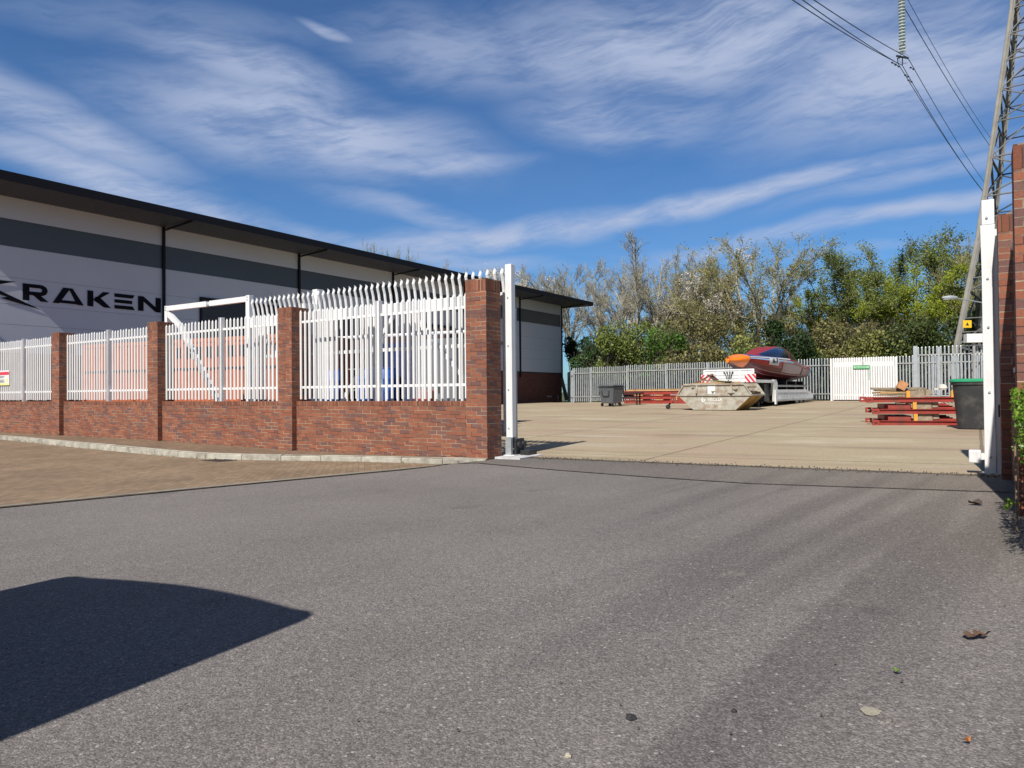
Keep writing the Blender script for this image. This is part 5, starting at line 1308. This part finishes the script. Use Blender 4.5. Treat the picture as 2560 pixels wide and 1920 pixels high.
def bush(label, px, top, Y, w, mats, n=6000, seed=0, ls=.2, name='bush', group='bushes behind the back fence', dens=None, zb=.35, fill=1.0):
    rnd = random.Random(seed); p_ = at(px, 970, Y); h = at(px, top, Y).z - zb
    t = thing(name, label, 'bush', (p_.x, p_.y, zb), 0, group); LV, LF, SV, SF_ = [], [], [], []
    blobs = [(Vector((rnd.uniform(-.8, .8) * w / 2, rnd.uniform(-.5, .5) * w / 2, h * rnd.uniform(.12, .82))), rnd.uniform(.16, .32) * min(w, h)) for _ in range(int(16 * fill))]
    for k in range(n):
        c, r = blobs[rnd.randrange(len(blobs))]; d = Vector((rnd.gauss(0, 1), rnd.gauss(0, 1), rnd.gauss(0, 1))).normalized() * r * rnd.uniform(.35, 1.05) ** .6
        q_ = c + d
        if q_.z < 0: q_.z = -q_.z
        quad(LV, LF, q_, ls * rnd.uniform(.6, 1.3), rnd)
    for k in range(130):
        c, r = blobs[rnd.randrange(len(blobs))]; b0 = Vector((rnd.uniform(-.5, .5) * w / 2, rnd.uniform(-.3, .3), 0)); m_ = b0.lerp(c, .5) + Vector((rnd.gauss(0, .2), rnd.gauss(0, .2), 0))
        seg3(SV, SF_, b0, m_, .035, .025); e_ = c + Vector((rnd.gauss(0, r * .6), rnd.gauss(0, r * .6), r * rnd.uniform(.2, 1.25))); seg3(SV, SF_, m_, e_, .022, .012)
        e2 = e_ + Vector((rnd.gauss(0, .3), rnd.gauss(0, .3), rnd.uniform(.1, .6))); seg3(SV, SF_, e_, e2, .014, .01)
    mk('foliage', (LV, LF), mats[0], t); mk('stems', (SV, SF_), mats[1], t); return t
bush('dark green bush beside the warehouse corner', 1452, 815, 62, 2.6, (DRK, DBARK), 4200, 1)
bush('tall deep green bush standing above the left end of the back fence', 1478, 788, 55, 3.0, (TEAL, DBARK), 5200, 2)
bush('fresh green bush left of the tallest bare tree', 1535, 805, 52, 3.6, (GRN, DBARK), 6500, 3)
bush('broad green bush under the tallest bare tree', 1610, 795, 53, 5.0, (GRN, DBARK), 8000, 4)
bush('brighter green bush right of the tallest bare tree trunk', 1668, 812, 51, 3.2, (leafmat('fresh_green_leaves', (.06, .15, .015), .35, (.13, .24, .03)), DBARK), 5500, 5)
bush('low brown green thicket behind the trailer headboard', 1745, 850, 50, 5.6, (BRN, DBARK), 6500, 6)
bush('tall loose brownish thicket rising left of the trailer headboard', 1715, 770, 56, 5.5, (BRN, DBARK), 5500, 26)
bush('tall loose olive thicket rising behind the bow of the boat', 1850, 775, 57, 5.5, (OLV, DBARK), 5500, 27)
bush('loose olive thicket rising behind the stern of the boat', 2070, 760, 56, 5.5, (OLV, DBARK), 6000, 28)
bush('low green thicket behind the bow of the boat', 1830, 862, 50, 4.2, (GRN, DBARK), 5500, 7)
bush('brown green thicket behind the middle of the boat', 1905, 835, 51, 4.6, (OLV, DBARK), 6500, 8)
bush('dark evergreen bush behind the boat canopy', 1985, 762, 49, 3.4, (DRK, DBARK), 9500, 9)
bush('olive thicket left of the white double gate', 2060, 840, 50, 4.2, (OLV, DBARK), 7500, 10)
bush('brown thicket behind the left half of the white double gate', 2120, 795, 50, 4.6, (BRN, DBARK), 9000, 11)
bush('thicket behind the right half of the white double gate', 2200, 800, 49, 5.0, (OLV, DBARK), 10000, 12)
bush('dark green thicket above the timber pile', 2275, 790, 48, 4.6, (leafmat('hedge_green_leaves', (.055, .085, .02), .4, (.12, .16, .04)), DBARK), 10000, 13)
bush('dark green thicket left of the pylon foot', 2345, 770, 48, 4.2, (leafmat('hedge_green_leaves', (.05, .08, .02)), DBARK), 10000, 14)
bush('dark thicket behind the pylon leg', 2420, 760, 49, 4.6, (DRK, DBARK), 9000, 15)
bush('thicket behind the right brick piers', 2520, 760, 49, 4.6, (DRK, DBARK), 5000, 16)
# distant hedge mass closing the view under the trees
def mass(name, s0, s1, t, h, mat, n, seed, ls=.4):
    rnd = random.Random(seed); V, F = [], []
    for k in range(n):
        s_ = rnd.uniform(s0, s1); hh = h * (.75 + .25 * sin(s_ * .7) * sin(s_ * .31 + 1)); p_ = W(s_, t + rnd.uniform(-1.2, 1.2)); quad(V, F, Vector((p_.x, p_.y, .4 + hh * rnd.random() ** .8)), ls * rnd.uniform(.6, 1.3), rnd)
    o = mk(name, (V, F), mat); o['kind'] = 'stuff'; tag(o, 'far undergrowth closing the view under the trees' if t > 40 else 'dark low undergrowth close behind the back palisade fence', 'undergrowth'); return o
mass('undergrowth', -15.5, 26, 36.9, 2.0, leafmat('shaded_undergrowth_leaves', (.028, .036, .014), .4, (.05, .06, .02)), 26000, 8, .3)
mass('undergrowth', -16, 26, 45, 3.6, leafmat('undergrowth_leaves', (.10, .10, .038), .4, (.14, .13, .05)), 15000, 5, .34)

# hedge at the right edge, in front of the near pier
rnd = random.Random(21)
hg = thing('hedge', 'fresh green hedge at the right edge in front of the nearest brick pier', 'hedge', (0, 0, 0))
V, F, SV, SF_ = [], [], [], []
def hp(s_, t_, z): q_ = W(s_, t_); return Vector((q_.x, q_.y, z))
for k in range(12000):
    s_ = 7.90 + .05 * sin(rnd.uniform(0, 6)) + abs(rnd.gauss(0, .25)); t_ = rnd.uniform(-5.3, -3.12); top = 1.06 + .07 * sin(t_ * 5) + .05 * sin(t_ * 13)
    z = rnd.uniform(.35, top) if rnd.random() < .7 else top - abs(rnd.gauss(0, .05))
    if z < .66: s_ += .16; z = max(.2, z)
    quad(V, F, hp(s_, t_, z), rnd.uniform(.018, .036), rnd, .7)
for k in range(6000):
    quad(V, F, hp(rnd.uniform(8.1, 8.6), rnd.uniform(-5.0, -3.15), rnd.uniform(.08, .75)), rnd.uniform(.02, .04), rnd, .7)
for k in range(20):     # a few leaves low down near the stem
    quad(V, F, hp(7.83 + rnd.gauss(0, .02), -3.6 + rnd.gauss(0, .05), .28 + rnd.gauss(0, .02)), .04, rnd, .7)
for k in range(220):
    s_ = 8.0 + abs(rnd.gauss(0, .12)); t_ = rnd.uniform(-5.3, -3.12); a = hp(s_, t_, .05); b = hp(s_ + rnd.gauss(0, .03), t_ + rnd.gauss(0, .08), rnd.uniform(.6, 1.0)); seg3(SV, SF_, a, b, .009, .005)
mk('foliage', (V, F), leafmat('hedge_fresh_leaves', (.12, .24, .02), .35, (.24, .38, .04), rough=.35, trans=.35), hg); mk('stems', (SV, SF_), DBARK, hg)
V, F = [], []
seg3(V, F, hp(7.865, -3.75, -.1), hp(7.862, -3.74, .78), .009, .006, 6); o = mk('sapling_stem', (V, F), paint('pale_brown_bark', (.22, .16, .10), .9, var=.2)); tag(o, 'thin bare upright stem in front of the hedge at the right edge', 'stem')

# ================================================================== SMALL THINGS ON THE ROAD
rnd = random.Random(5)
zr = z_front
q = on(2430, 1597, zr)
dl = thing('dead_leaf', 'curled brown dead leaf lying on the tarmac at lower right', 'leaf', q + Vector((0, 0, .008)), R_(20))
V = []; F = []
def curled(cx, cy, r, n=9, lift=.012, sd=1):
    r_ = random.Random(sd); o = len(V); V.append((cx, cy, .004))
    for i in range(n): a = 6.28 * i / n; rr = r * (.7 + .5 * r_.random()); V.append((cx + rr * cos(a) * 1.3, cy + rr * sin(a), lift * r_.uniform(.2, 2)))
    for i in range(n): F.append((o, o + 1 + i, o + 1 + (i + 1) % n))
curled(0, 0, .03, sd=2); mk('blade', (V, F), paint('brown_leaf', (.11, .06, .035), .8, var=.3), dl)
V = []; F = []; curled(.045, -.012, .028, sd=4, lift=.016); mk('blade', (V, F), paint('brown_leaf', (.11, .06, .035)), dl)
q = on(2440, 1263, zr); V = []; F = []; curled(0, 0, .05, sd=9, lift=.03); o = mk('dead_leaf', (V, F), paint('dark_leaf', (.06, .045, .035), .8, var=.3)); o.location = q + Vector((0, 0, .006)); tag(o, 'dark crumpled leaf on the tarmac near the right pier shadow', 'leaf')
q = on(2242, 1687, zr); V = []; F = []; curled(0, 0, .013, sd=6); o = mk('green_leaf', (V, F), paint('green_leaf', (.12, .22, .02), .6, var=.3)); o.location = q + Vector((0, 0, .006)); tag(o, 'tiny bright green leaf on the tarmac', 'leaf')
q = on(2418, 1862, zr); V = []; F = []; curled(0, 0, .010, sd=8); o = mk('orange_leaf', (V, F), paint('orange_leaf', (.4, .14, .03), .6, var=.3)); o.location = q + Vector((0, 0, .006)); tag(o, 'tiny orange leaf fragment at the lower right corner of the road', 'leaf')
STD = paint('dark_stone', (.03, .028, .03), .8, var=.3); STL = paint('pale_stone', (.42, .38, .30), .9, var=.2)
for k, (px, py_, r, mt, lab) in enumerate(((1577, 1798, .017, STD, 'black pebble on the tarmac below the picture centre'), (1835, 1780, .010, STD, 'small black pebble right of the larger black one'), (1420, 1893, .011, STL, 'pale pebble at the bottom edge of the road'))):
    b_ = bmesh.new(); bmesh.ops.create_icosphere(b_, subdivisions=2, radius=r)
    for v_ in b_.verts: v_.co = v_.co * (1 + rnd.uniform(-.25, .25)); v_.co.z *= .6
    me = bpy.data.meshes.new('pebble'); b_.to_mesh(me); me.materials.append(mt); o = bpy.data.objects.new('pebble', me); col.objects.link(o); o.location = on(px, py_, zr) + Vector((0, 0, r * .4)); tag(o, lab, 'pebble')
q = on(2175, 1780, zr); V, F = [], []
for i in range(14): a = 6.28 * i / 14; rr = .035 * rnd.uniform(.7, 1.2); V.append((rr * cos(a), rr * sin(a) * .9, 0))
F.append(tuple(range(14))); o = mk('road_stain', (V, F), paint('pale_stain', (.30, .27, .21), .95, var=.3, scale=90)); o.location = q + Vector((0, 0, .004)); struct(o)
V, F = [], []      # loose grit along the slab edge and scattered over the road
def grit(s_, t_, r):
    p_ = W(s_, t_); z = (z_yard if t_ > t_edge(s_) else z_front)(s_, t_) + .009; o = len(V)
    V.extend([(p_.x - r, p_.y, z), (p_.x, p_.y - r, z), (p_.x + r, p_.y, z), (p_.x, p_.y + r, z), (p_.x, p_.y, z + r)]); F.extend([(o, o + 1, o + 4), (o + 1, o + 2, o + 4), (o + 2, o + 3, o + 4), (o + 3, o, o + 4)])
for k in range(900): s_ = rnd.uniform(.6, 8.2); grit(s_, t_edge(s_) + rnd.gauss(0, .10) - .03, rnd.uniform(.004, .016))
for k in range(700): grit(rnd.uniform(-3, 8), rnd.uniform(-9, -.6), rnd.uniform(.002, .007))
o = mk('grit', (V, F), paint('loose_grit', (.07, .06, .05), .9, var=.5, scale=40)); o['kind'] = 'stuff'; tag(o, 'loose dark grit along the slab edge and over the tarmac', 'grit')

# ================================================================== VAN added out of view on the left, shaped to cast the road shadow
vw = Vector((-.89, .456)); vf = Vector((.456, .89))
van = thing('shadow_van', 'dark high roofed van added out of view on the left to cast the shadow on the road', 'van', (-2.10, 1.66, -.16), math.atan2(-vf.y, -vf.x))
# local x points to the cab (away), y from tall right side ... body spans y 0..-2.3
VANM = paint('dark_van_paint', (.03, .035, .045), .25, var=.05, coat=.5)
sgn = -1
H_ = 2.60
prof = [(.0, .45), (.0, H_ - .12), (.14, H_), (3.9, H_), (4.5, H_ - .25), (5.1, 1.55), (5.75, 1.25), (5.85, .8), (5.8, .45)]
VY0, VY1 = (-2.3, 0)
MB().prism(prof, VY0, VY1, 'y').build('body', VANM, van, bevel=.09)
MB().prism([(-2.2, H_ - .01)] + [(-2.2 + 2.1 * k / 12, H_ + .13 * sin(pi * k / 12)) for k in range(1, 12)] + [(-.1, H_ - .01)], .15, 3.85, 'x').build('roof_panel', VANM, van)
GL = paint('van_glass', (.01, .012, .016), .06, var=.02, coat=.5)
for a, b in ((-2.1, -1.2), (-1.1, -.2)): MB().box(-.012, .0, a, b, 1.35, 2.05).build('rear_window', GL, van)
MB().box(-.01, 0, -1.16, -1.14, .5, 2.35).build('door_seam', BLACK, van)
for a in (-2.25, -.15): MB().box(-.02, 0, a, a + .1, .9, 1.3).build('tail_lamp', paint('tail_red', (.5, .02, .02), .3), van)
MB().box(-.12, .02, -2.28, -.02, .35, .6).build('bumper', BLACK, van, bevel=.03)
MB().add([(4.55, -2.1, H_ - .25), (4.55, -.2, H_ - .25), (5.12, -.2, 1.57), (5.12, -2.1, 1.57)], [(0, 1, 2, 3)]).build('windscreen', GL, van, loc=(.03, 0, .02))
for x in (1.0, 4.7):
    for y in (-2.28, -.24):
        o = MB().tube((x, y, .34), (x, y + .22, .34), .34, 22).build('wheel', BLACK, van); MB().tube((x, y - .01, .34), (x, y + .23, .34), .2, 14).build('rim', GALV, o)

V, F = [], []
rnd = random.Random(31)
for k in range(170):
    d_ = rnd.uniform(.5, L[-1] - .2); p_ = kpos(d_)
    if rnd.random() < .5: s_, t_, z = p_[0], p_[1] - .02, z_front(p_[0], p_[1]) + .012
    else: s_, t_, z = rnd.uniform(-20, -.2), .115, 0; z = z_pave(s_)
    for j in range(rnd.randint(2, 7)):
        q_ = W(s_ + rnd.gauss(0, .025), t_ - abs(rnd.gauss(0, .012))); quad(V, F, Vector((q_.x, q_.y, z + rnd.uniform(.0, .035))), rnd.uniform(.012, .03), rnd, .5)
o = mk('weeds', (V, F), leafmat('small_weeds', (.07, .11, .025), .4)); o['kind'] = 'stuff'; tag(o, 'tiny weeds and moss along the kerb joint and wall foot', 'weeds')
# fixings on the gate
m = MB()
for x in (-10.52, -8.68, -8.62, -7.05): 
    for z in (3.44, 3.51): m.tube((x, -.024, z), (x, -.05, z), .012, 6)
for z in (.5, 1.2, 2.0, 2.88): m.tube((.5, -.062, z), (.5, -.075, z), .014, 6)
m.build('bolts', GALV, gate)
m = MB()
for z in (.3, 1.1, 1.9, 2.5, 3.25): m.tube((.06, -.001, z), (.06, -.014, z), .014, 6)
m.build('bolts', GALV, rp)
